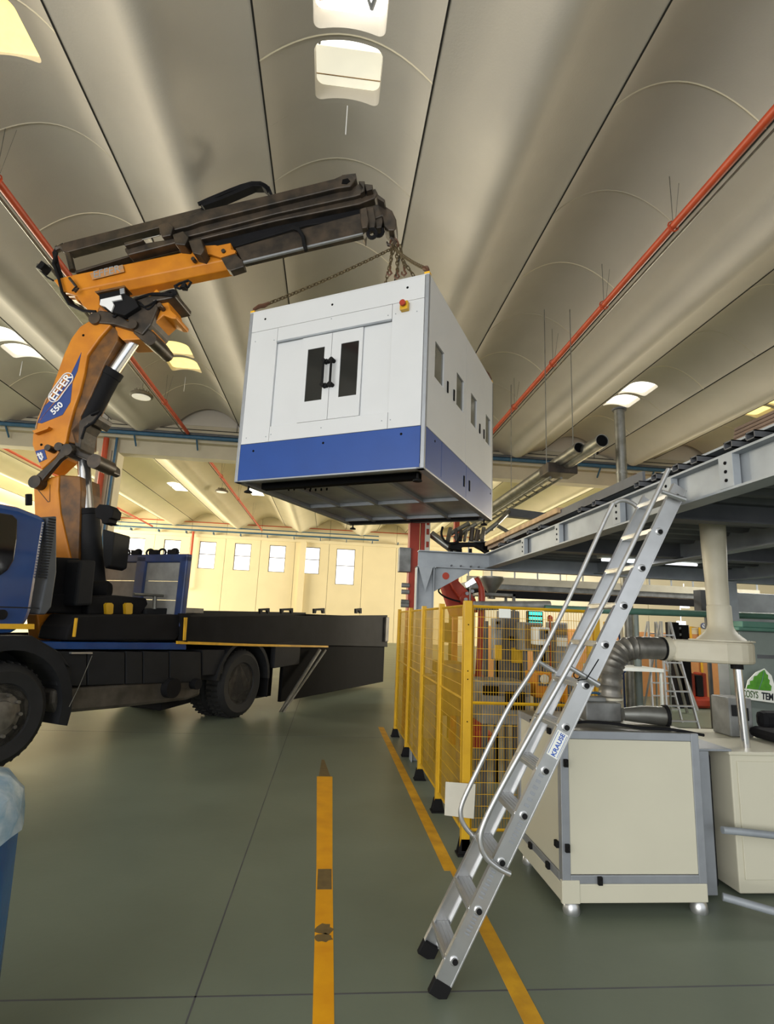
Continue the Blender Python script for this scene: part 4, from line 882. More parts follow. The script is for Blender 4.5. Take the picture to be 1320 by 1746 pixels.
# cyclone fan with flexible duct
t=thing('cyclone_fan','cream round fan housing with tapered tube hanging under platform','fan',(2.85,3.85,1.4))
c0=P(1230,1092,Y=3.85); cx,cz=c0.x,c0.z
b=MB(); b.lathe((cx,3.85,cz),(0,0,1),[(.165,0),(.155,.012),(.11,.05),(.088,.085),(.082,.11),(.08,.24),(.076,.25)],28); b.build('cone','cream',t,smooth=True)
b=MB(); b.lathe((cx-.005,3.85,cz+.25),(0,0,1),[(.074,0),(.076,.2),(.086,2.3-cz-.25),(.088,2.45-cz-.25)],24); b.build('tapered_tube','cream',t,smooth=True)
b=MB()
vol=[(cx+.2*math.cos(a),3.85+.2*math.sin(a)) for a in [(-90+i*15)*PI/180 for i in range(13)]]+[(cx-.1,4.05),(cx-.38,3.98),(cx-.38,3.82),(cx-.1,3.66)]
b.prism([(x,y,cz-.155) for x,y in vol],(0,0,.15)); b.build('volute_housing','cream',t,bevel=.02)
b=MB(); b.prism([(x*1.0+.0,y,cz-.006) for x,y in [(cx+.21*math.cos(a),3.85+.21*math.sin(a)) for a in [i*PI/12 for i in range(24)]]],(0,0,.01)); b.build('rim_flange','cream',t)
b=MB(); b.lathe((cx-.37,3.9,cz-.075),(-1,0,0),[(.085,0),(.085,.04),(.075,.06)],20); b.build('inlet_collar','cream',t,smooth=True)
b=MB(); b.lathe((cx-.42,3.9,cz-.075),(-1,0,0),[(.083,0),(.083,.015)],20); b.build('hose_clamp','rubber',t,smooth=True)
t=thing('flexible_duct','grey flexible elbow duct rising from cream cabinet to the fan','duct',(2.15,3.9,1.0))
pts=[V((cx-.43,3.9,cz-.075)),V((cx-.58,3.9,cz-.075)),V((cx-.7,3.9,cz-.09)),V((cx-.78,3.9,cz-.16)),V((cx-.82,3.9,cz-.27)),V((cx-.83,3.9,1.12))]
sm=smooth_path(pts,8); b=MB(); rs=[.078 if i<9 else .078+.006*math.sin(i*2.2) for i in range(len(sm))]; b.tube(sm,rs,20); b.build('duct_body','flex',t,smooth=True)
b=MB(); b.lathe((cx-.83,3.9,1.002),(0,0,1),[(.085,0),(.085,.02),(.075,.03),(.075,.12),(.088,.125),(.088,.14)],20); b.build('flange','cream',t,smooth=True)
t=thing('drop_pipe','shiny steel pipe standing below cream fan','pipe',(cx+.02,3.8,.85))
b=MB(); b.cyl((cx+.03,3.75,cz-.155),(cx+.05,3.75,.86),.028,16); b.build('tube','chrome',t,smooth=True); b=MB(); b.lathe((cx+.03,3.75,cz-.19),(0,0,1),[(.04,0),(.04,.04)],16); b.build('collar','rubber',t)
# second low cabinet to the right
s2=thing('control_cabinet','pale grey low cabinet with wide legs at right edge','cabinet',(3.1,4,0))
b=MB(); b.box((2.66,3.62,.02),(3.9,4.4,.84)); b.build('body','box',s2,bevel=.008)
b=MB(); b.box((2.64,3.6,.84),(3.92,4.42,.86)); b.build('top','box',s2,bevel=.004)
b=MB(); b.box((2.7,3.612,.1),(3.3,3.62,.8)); b.build('door','box',s2,bevel=.004)
b=MB(); b.box((2.42,3.6,.02),(2.5,3.68,.86)); b.box((2.42,4.3,.02),(2.5,4.38,.86)); b.box((2.3,3.6,.86),(2.66,4.38,.875)); tag(b.build('frame_post','alu2',bevel=.004),'pale upright frame between the two cream cabinets','frame')
b=MB(); b.box((2.335,3.72,.01),(2.6,4.28,.82)); tag(b.build('gap_shade_box','tdark',bevel=.02),'dark box standing in for shaded gap right of cream cabinet','machine')  # dark box put in as the shade of the gap between cabinets
for j,(pts,lb) in enumerate((([(2.36,3.36,.12),(2.7,3.2,.08),(3.1,3.1,.03),(3.6,3.0,.03)],'grey pipe lying on floor at lower right'),([(2.5,3.52,.42),(2.8,3.5,.4),(3.5,3.46,.34)],'grey pipe running across the pale grey cabinet'))):
    b=MB(); b.tube(smooth_path([V(p) for p in pts]),.022,10); tag(b.build('conduit_pipe','steel',smooth=True),lb,'pipe')
t=thing('swivel_chair','black padded chair back on the pale grey cabinet at right','chair',(3.3,4,.86))
b=MB(); b.box((3.16,3.8,.87),(3.7,4.1,.95)); b.build('seat','black',t,bevel=.04)
b=MB(); b.box((3.24,4.02,.93),(3.7,4.12,1.06)); b.build('backrest','black',t,bevel=.04)
b=MB(); b.box((3.03,4.1,.862),(3.22,4.3,1.14)); o=b.build('operator_box','mgrey',bevel=.01); tag(o,'grey operator box with dark window behind the steel pipe','box')
b=MB(); b.box((3.05,4.09,1.01),(3.11,4.1,1.09)).box((3.15,4.09,.98),(3.18,4.1,1.07)); b.build('dark_window','tglass',o)
# grey-green machine with green top and sign
g_=thing('storage_machine','tall grey-green cabinet with green lid behind the fan','machine',(5.2,6.6,0))
b=MB(); b.box((4.7,6.1,0),(6.6,6.32,1.66)); b.build('body','gg',g_,bevel=.01)
b=MB(); b.box((4.66,6.05,1.66),(6.65,6.34,1.7)).box((4.75,6.1,1.7),(5.2,6.3,1.77)); b.build('lid','green',g_,bevel=.01)
b=MB(); b.box((4.9,6.095,1.36),(5.15,6.1,1.4)); b.build('faded_print','steel_d',g_)
sg=thing('company_sign','white sign with green leaf and dark lettering at right edge','sign',(4.9,6.0,.8))
yS=6.0; p0=P(1254,1178,Y=yS); p1=P(1330,1192,Y=yS)
sx=(P(1320,1180,Y=yS).x-p0.x)
b=MB(); q=[P(a,c,Y=yS) for a,c in ((1256,1173),(1345,1182),(1345,1202),(1256,1190))]; b.prism(q,(0,.01,0)); b.build('board','signw',sg)
q=[P(a,c,Y=yS+.012) for a,c in ((1272,1176),(1276,1160),(1290,1146),(1304,1140),(1316,1152),(1324,1180))]; b=MB(); b.prism(q,(0,.01,0)); b.build('leaf_backing','signw',sg)
lp=[(1274,1174),(1276,1168),(1280,1167),(1280,1161),(1285,1160),(1287,1153),(1292,1152),(1296,1147),(1304,1142),(1307,1149),(1310,1151),(1310,1157),(1313,1160),(1312,1166),(1316,1170),(1315,1178),(1300,1177)]
b=MB(); b.prism([P(a,c,Y=yS-.004) for a,c in lp],(0,.008,0)); b.build('leaf','leaf',sg)
b=MB(); b.tube([P(a,c,Y=yS-.006) for a,c in ((1303,1144),(1300,1160),(1294,1176))],.004,5); b.build('leaf_vein','green',sg)
pc=P(1261,1187,Y=yS-.003); xd=P(1320,1193,Y=yS)-P(1260,1186,Y=yS)
text('ECOSYS',.105,pc,xd,(0,0,1),'letg',sg,center=False,bold=.001,xs=.6)
text('TEM',.105,P(1299,1192,Y=yS-.003),xd,(0,0,1),'letk',sg,center=False,bold=.003,xs=.72)

# ============================================================ YELLOW FENCE
def wirepanel(name,label,a,b_,z0,z1,nv,nh,zm=None,group='yellow mesh panels'):
    a=V(a);b_=V(b_); t=thing(name,label,'fence',((a.x+b_.x)/2,(a.y+b_.y)/2,z0),group); d=(b_-a)
    def Pt(f,z): return V((a.x+d.x*f,a.y+d.y*f,z))
    b=MB()
    for z in ([z0,z1] if zm is None else [z0,zm,z1]): b.tube([Pt(0,z),Pt(1,z)],.011,4)
    for f in (0,1): b.tube([Pt(f,z0),Pt(f,z1)],.011,4)
    b.build('panel_frame','yellow',t)
    b=MB()
    for i in range(1,nv): b.tube([Pt(i/nv,z0),Pt(i/nv,z1)],.0018,3,caps=False)
    for i in range(1,nh): z=z0+(z1-z0)*i/nh; b.tube([Pt(0,z),Pt(1,z)],.0022,3,caps=False)
    b.build('wire_mesh','yellow',t,stuff=True); return t
def post(x,y,h,label,w_=.045,foot=True):
    t=thing('fence_post',label,'post',(x,y,0),'yellow fence posts')
    b=MB(); b.box((x-w_/2,y-w_/2,.03),(x+w_/2,y+w_/2,h)); b.build('upright','yellow',t,bevel=.003)
    for z in (.35,.9,1.2,1.26,h-.18): b=MB(); b.cyl((x,y-w_/2-.002,z),(x,y-w_/2+.002,z),.005,8); b.build('bolt_hole','dark',t)
    b=MB(); b.box((x-.06,y-.05,0),(x+.06,y+.05,.012))
    for s_ in (-1,1): b.prism([(x-.055,y+s_*.03,.01),(x-.03,y+s_*.03,.11),(x+.03,y+s_*.03,.11),(x+.055,y+s_*.03,.01)],(0,.006,0))
    b.build('foot_bracket','rubber',t,bevel=.002); return t
PX=1.04; ys=[4.26,5.16,6.14,7.15,8.3]
for i,y in enumerate(ys): post(PX+(.02 if i==0 else 0),y,1.78,['front corner post of yellow fence nearest the ladder','second yellow fence post along the floor tape','third yellow fence post along the floor tape','fourth yellow fence post along the floor tape','farthest yellow fence post beside truck tail'][i],w_=.06 if i==0 else .05)
for i in range(4): wirepanel('mesh_fence',['yellow mesh panel in first bay of side fence','yellow mesh panel in second bay of side fence','yellow mesh panel in third bay of side fence','farthest yellow mesh panel of side fence'][i],(PX,ys[i]+.04),(PX,ys[i+1]-.04),.16,1.74,36,16,1.05)
wirepanel('mesh_fence','yellow mesh fence panel facing camera behind ladder',(PX+.06,4.26),(2.05,4.26),.16,1.74,46,20,1.03)
post(2.085,4.26,1.7,'yellow fence post behind the ladder rungs'); 
for (px,lb) in ((1008,'slim yellow post seen through ladder in background'),(1041,'wide yellow post seen right of ladder in background')):
    q=P(px,1150,Y=7.6); post(q.x,7.6,1.72,lb,.11 if px>1020 else .08)
b=MB(); b.prism([P(a,c,Y=4.2) for a,c in ((760,1333),(811,1337),(808,1396),(758,1390))],(0,.004,0)); tag(b.build('paper_notice','paper'),'white paper notice hung low on yellow fence','notice')
b=MB(); b.box((1.3,4.225,1.66),(1.39,4.25,1.73)); tag(b.build('door_switch','signw',bevel=.004),'small white safety switch on fence top','switch')

# ============================================================ ROBOT CELL BEHIND THE FENCE
r=thing('red_press_column','tall red machine column with grey box on its side','machine',(1.3,8.6,0))
b=MB(); b.box((1.18,8.5,0),(1.34,8.7,3.25)).box((1.36,8.52,0),(1.5,8.62,3.25)); b.build('column','red',r,bevel=.01)
b=MB(); b.box((1.42,8.49,2.4),(1.5,8.51,3.2)); q=b.build('label_strip','paper',r)
for z in (2.55,2.75,2.95,3.1): b=MB(); b.box((1.44,8.48,z),(1.48,8.49,z+.09)); b.build('label_mark','red',r)
b=MB(); b.box((1.02,8.42,2.35),(1.2,8.6,2.72)); b.build('switch_box','mgrey',r,bevel=.008)
for z in (2.05,2.15,1.85,1.9): b=MB(); b.cyl((1.08,8.5,z),(1.2,8.5,z),.035,10); b.build('coupling','mgrey',r)
b=MB(); b.box((1.98,8.9,0),(2.06,9.0,3.3)); tag(b.build('red_post','pipe_red'),'slim orange-red upright post behind grey bracket','post')
b=MB(); b.tube([V((1.55,8.7,3.0)),V((1.95,8.6,2.7))],.06,14); tag(b.build('dust_duct','galv',smooth=True),'short shiny duct slanting beside red column','duct')
rb=thing('robot_arm','red industrial robot arm leaning down behind yellow fence','robot',(2.0,7.9,0))
yR=7.9
def rq(*p): return [P(a,c,Y=yR) for a,c in p]
b=MB(); b.lathe((2.05,yR+.1,0),(0,0,1),[(.3,0),(.3,.15),(.22,.2),(.2,.6),(.24,.62),(.24,.9)],24); b.build('base','red',rb,smooth=True)
b=MB(); b.prism(rq((752,998),(772,985),(805,1020),(800,1050),(770,1052)),(0,.14,0)); b.build('upper_arm','red',rb,bevel=.03)
b=MB(); b.prism(rq((762,985),(776,988),(808,1022),(812,1045),(795,1042),(770,1005)),(0,-.12,0)); b.build('upper_arm_cover','red',rb,bevel=.02)
b=MB(); b.lathe(P(796,1020,Y=yR-.13),(0,1,0),[(.09,0),(.1,.03),(.1,.3)],20); b.build('joint_hub','red',rb,smooth=True)
b=MB(); b.tube(smooth_path([P(a,c,Y=yR-.2) for a,c in ((812,985),(820,1000),(822,1025),(820,1060),(818,1110),(815,1160))]),[.035]*7+[.045]*24,10); b.build('forearm','red',rb,smooth=True)
b=MB(); b.tube(smooth_path([P(a,c,Y=yR-.25) for a,c in ((752,1000),(748,1008),(756,1016),(770,1022),(785,1026))]),.012,6); b.build('cable','rubber',rb,smooth=True)
for (x,y) in ((796,1012),(794,1022),(805,1008)): b=MB(); b.lathe(P(x,y,Y=yR-.16),(0,-1,0),[(.025,0),(.025,.03)],10); b.build('motor_cap','alu2',rb)
gp=thing('gantry_gripper','dark gripper head on black frame below hanging cabin','gripper',(1.9,8.2,2.9))
yG=8.2
random.seed(8)
b=MB(); b.prism([P(a,c,Y=yG) for a,c in ((766,935),(770,925),(833,924),(835,945),(825,938),(812,931),(790,931),(785,938))],(0,.15,0)); b.build('frame','black',gp)
b=MB(); b.prism([P(a,c,Y=yG) for a,c in ((810,926),(834,924),(834,944))],(0,.15,0)); b.build('corner_gusset','black',gp)
for i in range(7):
    x=768+i*9.5; b=MB(); b.cyl(P(x,900+random.uniform(0,8),Y=yG+random.uniform(-.1,.3)),P(x-2+random.uniform(-3,3),922,Y=yG),random.uniform(.02,.04),10); b.build('vacuum_cylinder','galv' if i%3==0 else 'blackw',gp,smooth=True)
for (a_,c_) in (((775,918),(812,893)),((765,912),(800,892)),((815,918),(848,892))):
    b=MB(); b.cyl(P(*a_,Y=yG+.2),P(*c_,Y=yG+.2),.035,10); b.build('arm_tube','galv',gp,smooth=True)
b=MB(); b.tube(smooth_path([P(a,c,Y=yG-.05) for a,c in ((755,898),(753,912),(762,925),(778,925),(785,915))]),.018,6); b.build('cable','rubber',gp,smooth=True)
for x in (768,778,783,800): b=MB(); a0=P(x,960,Y=yG+.1); a1=P(x+4,936,Y=yG+.14); b.box((a0.x,a0.y,0 if x==768 else a0.z),tuple(a1)); b.build('hanging_leg','black',gp)
hp=thing('feed_hopper','grey steel funnel hopper on a frame behind robot arm','hopper',(2.5,8.8,0))
c_=P(838,1010,Y=8.6); b=MB(); b.lathe((c_.x,8.6,c_.z),(0,0,1),[(.06,-.1),(.07,0),(.2,.2),(.2,.24)],20); b.build('funnel','galv',hp,smooth=True)
b=MB()
for dx_ in (-.25,.28):
    for dyy in (-.2,.2): b.box((c_.x+dx_,8.6+dyy,0),(c_.x+dx_+.04,8.64+dyy,c_.z-.02))
b.box((c_.x-.25,8.4,c_.z-.06),(c_.x+.32,8.84,c_.z-.02)); b.build('stand','mgrey',hp)
q_=P(802,998,Y=7.61); b=MB(); b.prism([P(a,c,Y=7.6) for a,c in ((793,995),(807,985),(812,993),(796,1002))],(0,.02,0)); sm_=tag(b.build('small_monitor','winlit'),'small bright white screen beside the robot arm','screen')
b=MB(); b.tube([q_,V((q_.x,q_.y,0))],.012,6); b.build('stand','mgrey',sm_)
# machines seen through mesh
def machine(name,label,pbox,Y,d,m,cat='machine',details=()):
    a,c,e,f=pbox; p0=P(a,f,Y=Y); p1=P(e,c,Y=Y); z0=max(0.0,min(p0.z,p1.z)); t=thing(name,label,cat,((p0.x+p1.x)/2,Y,0))
    xa,xb=min(p0.x,p1.x),max(p0.x,p1.x)
    b=MB(); b.box((xa,Y,z0),(xb,Y+d,max(p0.z,p1.z))); b.build('body',m,t,bevel=.01)
    b=MB(); b.box((xa+.02,Y-.01,max(p0.z,p1.z)-.12),(xb-.02,Y,max(p0.z,p1.z)-.02)); b.build('cover_strip','steel_d',t)
    if z0>0.05:
        b=MB()
        for x in (xa+.02,xb-.06): b.box((x,Y+.05,0),(x+.04,Y+.09,z0))
        b.build('stand','steel_d',t)
    for (da,dc,de,df,dm,nm) in details:
        q0=P(da,df,Y=Y-.02);q1=P(de,dc,Y=Y-.02); b=MB(); b.box((q0.x,Y-.03,q0.z),(q1.x,Y-.002,q1.z)); b.build(nm,dm,t,bevel=.004)
    return t
machine('guide_column','pale grey guide column behind fence corner',(843,1055,857,1125),6.0,.15,'mgrey',details=((846,1060,852,1064,'dark','knob'),(844,1100,856,1124,'yellow','warning_label')))
machine('tool_tower','dark steel tool tower behind mesh fence',(860,1042,886,1200),6.3,.3,'steel_d',details=((868,1085,876,1092,'black','lever'),(872,1105,890,1130,'yellow','warning_label')))
machine('press_head','brownish grey press head with wooden slats behind fence',(893,1062,925,1110),6.0,.4,'mgrey',details=((896,1066,903,1105,'brown','slat'),(905,1066,912,1105,'brown','slat'),(914,1066,922,1105,'brown','slat')))
machine('dispenser','white dispenser unit seen through mesh fence',(917,1070,938,1100),5.6,.2,'signw',details=((930,1075,934,1080,'dark','knob'),(924,1100,930,1128,'dark','nozzle')))
fd_=machine('orange_feeder','orange feeder box with round cap behind fence',(914,1148,940,1190),5.4,.3,'orange',cat='box')
c_=P(928,1158,Y=5.36); b=MB(); b.lathe(tuple(c_),(0,-1,0),[(.04,0),(.045,.01),(.03,.02)],18); b.build('round_cap','cream',fd_,smooth=True)
machine('orange_drum','orange bin between ladder stiles in background',(965,1165,985,1200),5.2,.25,'orange',cat='bin')
machine('conveyor_frame','grey conveyor frame low behind mesh fence',(822,1165,905,1235),5.2,.5,'mgrey',details=((824,1170,850,1185,'dark','gap'),(862,1180,895,1210,'dark','gap')))
machine('control_rack','grey rack with dark shelves behind ladder',(948,1062,968,1150),6.2,.3,'mgrey',details=((949,1072,967,1082,'brown','drawer'),(949,1088,967,1102,'paper','drawer')))
machine('brown_unit','low brown machine unit behind side fence',(740,1130,790,1220),7.0,.4,'brown',details=((748,1062,770,1095,'dark','panel'),))
machine('work_bench','grey workbench with dark top behind the side fence',(716,1150,745,1260),6.8,.4,'mgrey',cat='bench')
dsp=thing('indicator_display','glowing teal indicator display above the robot cell','display',(2.3,6.2,1.6))
q=P(913,1054,Y=6.2)
b=MB(); b.box((q.x-.09,6.2,q.z-.09),(q.x+.09,6.26,q.z+.08)); b.build('housing','black',dsp,bevel=.01)
for z in (-.06,-.005,.05): b=MB(); b.box((q.x-.075,6.19,q.z+z-.018),(q.x+.075,6.2,q.z+z+.02)); b.build('light_bar','teal',dsp)
b=MB(); b.tube([(q.x,6.24,q.z-.08),(q.x,6.24,0)],.02,8); b.build('stand','mgrey',dsp)
b=MB(); b.lathe(P(938,1055,Y=6.2),(0,0,1),[(.03,-.03),(.03,.02),(.01,.04)],12); b.tube([P(938,1058,Y=6.2),V((P(938,1055,Y=6.2).x,6.2,0))],.01,6); tag(b.build('red_beacon','red'),'small red beacon right of teal display','beacon')
# slim uprights
for i,(px,m_,lb) in enumerate(((880,'woodl','slim wooden upright behind robot cell mesh'),(942,'steel','slim pale upright right of white dispenser'),(958,'mgrey','grey upright left of the control rack'),(888,'brown','brown upright beside the press head'),(830,'steel_d','dark upright inside fence near red forearm'))):
    q=P(px,1100,Y=6.6); b=MB(); b.box((q.x-.02,6.6,0),(q.x+.02,6.64,1.65)); tag(b.build('upright_bar',m_),lb,'bar')

# ============================================================ BACKGROUND RIGHT
wk=thing('walkway','grey raised walkway with railing far behind platform','walkway',(5,11.5,0))
YW=11.0; zt=P(1000,1012,Y=YW).z
b=MB(); b.box((2.7,YW,zt),(9,YW+1.2,zt+.12)); b.build('deck','mgrey',wk)
b=MB(); b.box((2.7,YW-.02,zt-.16),(9,YW+.1,zt-.02)); b.build('edge_beam','black',wk)
b=MB()
for i in range(14): b.tube([(2.75+i*.48,YW+.03,zt+.1),(2.75+i*.48,YW+.03,zt+.95)],.018,6)
for z in (.5,.95): b.tube([(2.75,YW+.03,zt+z),(9,YW+.03,zt+z)],.016,6)
b.build('railing','steel',wk)
b=MB(); b.box((2.7,YW-.03,zt+.1),(9,YW-.01,zt+.24)); b.build('kick_plate','cream',wk)
for x in (3.0,6.0,8.8): b=MB(); b.box((x,YW+.1,0),(x+.12,YW+.22,zt)); b.build('leg','mgrey',wk)
YQ=7.4; gz=P(1100,1043,Y=YQ).z
b=MB(); b.tube([(2.9,YQ,P(990,1040,Y=YQ).z),(6.6,YQ,P(1300,1050,Y=YQ).z)],.045,10); tag(b.build('green_pipe','green',smooth=True),'long green horizontal pipe behind ladder and fan','pipe')
b=MB(); b.tube([(1.95,YQ+.1,gz-.02),(3.0,YQ+.05,gz+.03)],.06,10); tag(b.build('grey_pipe','mgrey',smooth=True),'thick grey pipe above the yellow mesh fence','pipe')
q=P(1084,1048,Y=YQ); b=MB(); b.cyl((q.x,YQ,q.z),(q.x,YQ,q.z-.33),.035,12).cyl((q.x,YQ,q.z-.3),(q.x,YQ,0),.05,12).box((q.x-.09,YQ-.05,q.z-.42),(q.x+.09,YQ+.05,q.z-.34)); tag(b.build('valve_post','gg',smooth=True),'grey-green valve post beneath green pipe','valve')
def astep(x,y,h,lab):
    t=thing('folding_ladder',lab,'ladder',(x,y,0),'folding step ladders in background')
    for s_ in (-1,1):
        b=MB(); b.tube([(x+s_*.08,y,h),(x+s_*.28,y-.35,0)],.025,6); b.build('front_leg','alu',t)
        b=MB(); b.tube([(x+s_*.08,y+.03,h),(x+s_*.28,y+.45,0)],.02,6); b.build('rear_leg','alu',t)
    for i in range(1,8):
        f=i/8; b=MB(); b.box((x-.08-.2*f,y-.35*f-.04,h*(1-f)-.01),(x+.08+.2*f,y-.35*f+.04,h*(1-f)+.01)); b.build('tread','alu',t)
q=P(1112,1060,Y=10.5); astep(q.x,10.5,q.z,'tall folding ladder, left of the two behind the duct'); q=P(1135,1060,Y=9.2); astep(q.x,9.2,q.z,'folding ladder, right of the two beside red scrubber')
for (px0,py0,px1,py1,lb) in ((1150,1128,1172,1215,'left dark pole leaning by red scrubber'),(1158,1128,1190,1212,'right bright pole leaning by the red scrubber')):
    b=MB(); e=P(px1,py1,Z=0.02); b.tube([P(px0,py0,Y=e.y+.1),e],.03,8); tag(b.build('leaning_pole','alu' if px0>1155 else 'galv',smooth=True),lb,'pole')
rs_=thing('floor_scrubber','red floor scrubber machine behind the cream fan','scrubber',tuple(P(1180,1205,Z=0)))
o_=P(1180,1205,Z=0); 
b=MB(); b.lathe((o_.x+.05,o_.y,.02),(0,0,1),[(.34,0),(.38,.05),(.38,.16),(.3,.22)],24); b.build('skirt','red',rs_,smooth=True)
b=MB(); b.box((o_.x-.35,o_.y-.2,.2),(o_.x+.0,o_.y+.25,.75)); b.build('tank','red',rs_,bevel=.06)
b=MB(); b.box((o_.x+.02,o_.y-.18,.22),(o_.x+.2,o_.y+.2,.7)); b.build('motor','tdark',rs_,bevel=.04)
b=MB(); b.box((o_.x+.2,o_.y-.15,.2),(o_.x+.3,o_.y+.2,.75)); b.build('handle_mount','red',rs_,bevel=.03)
tb=thing('white_table','white trestle table behind flexible duct','table',(3.6,7.0,0))
q=P(1080,1140,Y=7.2); b=MB(); b.box((q.x-.5,7.0,q.z-.02),(q.x+.3,7.6,q.z+.02)); b.build('tabletop','signw',tb)
for x in (q.x-.48,q.x+.26):
    for y in (7.02,7.55): b=MB(); b.box((x,y,0),(x+.03,y+.03,q.z-.02)); b.build('leg','signw',tb)
br=thing('blue_broom','blue brush leaning behind ladder','brush',tuple(P(1062,1140,Y=7.9)))
q_=P(1064,1145,Y=7.9); b=MB(); b.tube([P(1053,1068,Y=7.9),P(1062,1120,Y=7.9),V((q_.x,7.9,0))],.015,6); b.build('stick','hblue',br); b=MB(); b.prism([P(a,c,Y=7.9) for a,c in ((1058,1118),(1068,1118),(1072,1142),(1066,1148),(1057,1142))],(0,.08,0)); b.build('bristle_head','tblue',br,bevel=.01)
b=MB(); q=P(1055,1185,Y=7.9); b.lathe((q.x,8.2,0),(0,0,1),[(.18,0),(.2,.4),(.21,.42)],18); tag(b.build('blue_bucket','tblue',smooth=True),'blue bucket on floor under brush','bucket')
t=thing('black_rack','black electrical rack against orange wall','rack',tuple(P(1160,1100,Y=12)))
q0=P(1150,1102,Y=12);q1=P(1174,1062,Y=12); b=MB(); b.box((q0.x,12,0),(q0.x+.14,12.3,q1.z)).box((q0.x+.2,12,0),(q1.x,12.3,q1.z-.05)); b.build('frame','black',t)
for i in range(4): b=MB(); b.box((q0.x+.14,12.02,q1.z-.15-i*.14),(q0.x+.2,12.05,q1.z-.1-i*.14)); b.build('terminal','mgrey',t)
for (px,m1,lb) in ((1200,'signw','round white prohibition sign with blue edge on far wall'),(1213,'dblue','round blue mandatory sign on the far wall')):
    c_=P(px,1067,Y=YP-.03); t=thing('round_sign',lb,'sign',tuple(c_))
    b=MB(); b.lathe(tuple(c_),(0,-1,0),[(.075,0),(.075,.006)],24); b.build('disc','dblue',t)
    b=MB(); b.lathe(tuple(c_+V((0,-.008,0))),(0,-1,0),[(.056,0),(.056,.002)],24); b.build('inner_disc',m1,t)
    b=MB()
    if px==1200: b.tube([c_+V((-.04,-.014,.04)),c_+V((.04,-.014,-.04))],.008,5)
    else: b.box((c_.x-.008,c_.y-.014,c_.z-.035),(c_.x+.008,c_.y-.011,c_.z+.04))
    b.build('symbol','dblue' if px==1200 else 'dwhite',t)
b=MB(); q=P(1195,1090,Y=YP-.1); b.tube([(q.x,YP-.08,0),(q.x,YP-.08,q.z+.3),(q.x-.25,YP-.08,q.z+.3),(q.x-.25,YP-.08,q.z)],.03,8); tag(b.build('yellow_gas_pipe','yellow_d',smooth=True),'yellow gas pipe on orange wall','pipe')
for i,(px,py) in enumerate(((1170,1031),(1164,1065),(1222,1078),(1222,1088))):
    q=P(px,py,Y=12.6); b=MB(); b.box((q.x-.09,12.6,q.z-.08),(q.x+.09,12.7,q.z+.08)); b.tube([(q.x,12.65,q.z+.08),(q.x,12.65,q.z+.5)],.01,5); tag(b.build('wall_light','winlit',bevel=.02),['bright white lamp box above green pipe','bright lamp box just below green pipe','upper small lamp beside cream fan tube','lower small lamp beside cream fan tube'][i],'lamp')
b=MB(); q=P(1200,1025,Y=9.5); b.box((q.x-.05,9.5,q.z-.25),(q.x+.25,9.7,q.z+.2)).box((q.x+.08,9.58,0),(q.x+.13,9.63,q.z-.25)); tag(b.build('grey_switchboard','steel_d'),'dark grey switch box left of cream tube','box')
b=MB(); b.box((6.5,8.6,1.5),(8.6,8.8,2.3)); b.box((6.6,8.65,0),(6.7,8.75,1.5)).box((8.4,8.65,0),(8.5,8.75,1.5)); tag(b.build('pale_housing','steel',bevel=.02),'pale blue-grey machine housing above green lid','machine')
# overhead pipes at right
op=thing('pipe_bundle','bundle of two open steel pipes hung on wires under ceiling','pipes',(4.75,9.3,5))
b=MB(); c_=P(1021,752,Y=9.3)
def hollow(x,y0,y1,z,r,nm):
    b=MB(); b.lathe((x,y0,z),(0,1,0),[(r*.88,.9),(r*.88,.001),(r,0),(r,y1-y0)],22); o=b.build(nm,'galv',op,smooth=True)
    b=MB(); b.lathe((x,y0+.03,z),(0,1,0),[(r*.87,0),(r*.87,.01)],22); b.build('dark_mouth','dark',o)  # black disc paints in the shade inside the open pipe
hollow(4.78,9.3,18,5.0,.125,'large_pipe'); q=P(988,763,Y=9.9); hollow(q.x,9.9,18,q.z,.11,'large_pipe')
b=MB(); b.box((4.35,10.8,4.78),(5.0,11.3,5.0)); b.build('hanger_box','blackw',op,bevel=.02)
b=MB()
for (x,y) in ((4.4,11.0),(4.95,10.9),(4.4,15),(4.95,15)): b.tube([(x,y,4.8),(x,y,8.6)],.01,5)
b.build('hanger_wire','galv',op)
b=MB()
for s_ in (-.12,.12): b.tube([(4.6+s_,11,4.72),(4.6+s_,18,4.72)],.03,6)
for i in range(14): b.tube([(4.48,11.2+i*.5,4.72),(4.72,11.2+i*.5+.2,4.72)],.015,5)
b.build('cable_ladder','galv',op)
b=MB(); c0=P(470/3.667+740,845/3.667+640,Y=13) if False else P(868,872,Y=13); c1=P(945,887,Y=13)
b.prism([P(868,866,Y=13),P(942,876,Y=13),P(945,888,Y=13),P(868,880,Y=13)],(0,.2,0)); tag(b.build('cable_duct','steel_d'),'dark grey horizontal cable duct beyond hanging cabin','duct')
b=MB(); b.tube([P(868,872,Y=13),P(838,902,Y=12)],.05,8); tag(b.build('link_pipe','galv',smooth=True),'slanting grey pipe meeting the dark cable duct','pipe')
b=MB(); b.tube([P(848,896,Y=12.5),P(878,914,Y=12.5)],.045,8); tag(b.build('link_pipe','galv',smooth=True),'short crossing grey pipe right of cabin corner','pipe')
st=thing('flue_pipe','vertical galvanised flue pipe rising near the right skylight','pipe',(5.6,10,0))
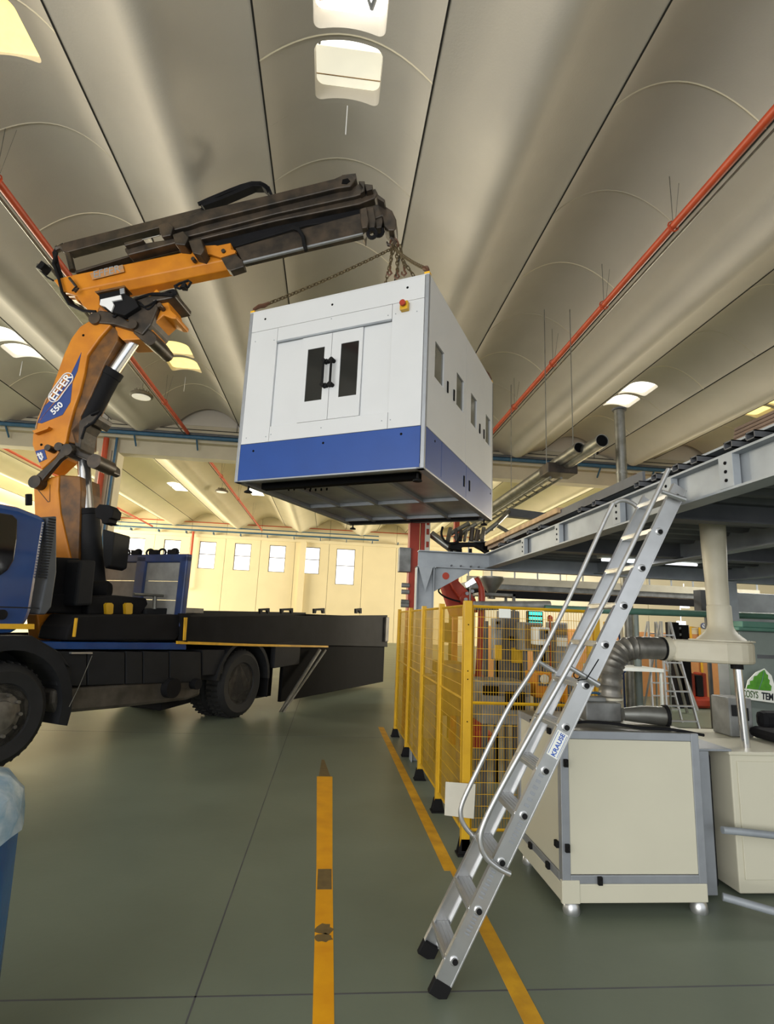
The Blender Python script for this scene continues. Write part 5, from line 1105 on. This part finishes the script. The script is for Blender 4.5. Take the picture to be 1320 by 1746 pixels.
q0=P(1056,700,Y=10); b=MB(); b.cyl((q0.x,10,0),(q0.x,10,q0.z),.1,18); b.build('tube','galv',st,smooth=True)
for z in (3.4,4.6): b=MB(); b.lathe((q0.x,10,z),(0,0,1),[(.108,0),(.108,.04)],18); b.build('band','galv',st)
b=MB(); b.lathe((q0.x,10,q0.z),(0,0,1),[(.14,0),(.14,.03)],18); b.build('cap_flange','steel_d',st)

# ============================================================ BLUE WRAPPED LOAD lower left
bw=thing('wrapped_load','blue wrapped load with white plastic film on top, lower left','load',(-1.25,2.2,0))
b=MB(); n=40; prof=[]
random.seed(5); ph=[random.uniform(0,6) for _ in range(6)]
def ringr(a,z): return .28+.012*math.sin(7*a+ph[0])+.008*math.sin(13*a+ph[1]+z*2)+.035*(z<.9)*(.9-z)
vs=[];zs=[0,.05,.3,.6,.85,.92]
for z in zs: vs+=[(-1.34+ringr(2*PI*i/n,z)*math.cos(2*PI*i/n),2.2+ringr(2*PI*i/n,z)*math.sin(2*PI*i/n),z) for i in range(n)]
b.add(vs,[(j*n+i,j*n+(i+1)%n,(j+1)*n+(i+1)%n,(j+1)*n+i) for j in range(len(zs)-1) for i in range(n)]+[tuple(range(n))[::-1],tuple(range(len(vs)-n,len(vs)))]); b.build('blue_body','bwrap',bw,smooth=True)
b=MB(); vs=[];zs=[.82,.88,.95,1.0,1.03]; rr_=[.31,.305,.29,.24,.12]
for z,r_ in zip(zs,rr_): vs+=[(-1.34+(r_+.012*math.sin(11*2*PI*i/n+z*30))*math.cos(2*PI*i/n),2.2+(r_+.012*math.sin(9*2*PI*i/n+z*20))*math.sin(2*PI*i/n),z+(.015*math.sin(5*2*PI*i/n) if z==.82 else 0)) for i in range(n)]
b.add(vs,[(j*n+i,j*n+(i+1)%n,(j+1)*n+(i+1)%n,(j+1)*n+i) for j in range(len(zs)-1) for i in range(n)]+[tuple(range(len(vs)-n,len(vs)))]); b.build('plastic_film','wwrap',bw,smooth=True)
# drop helper property
for o in bpy.data.objects:
    if '_o' in o: del o['_o']
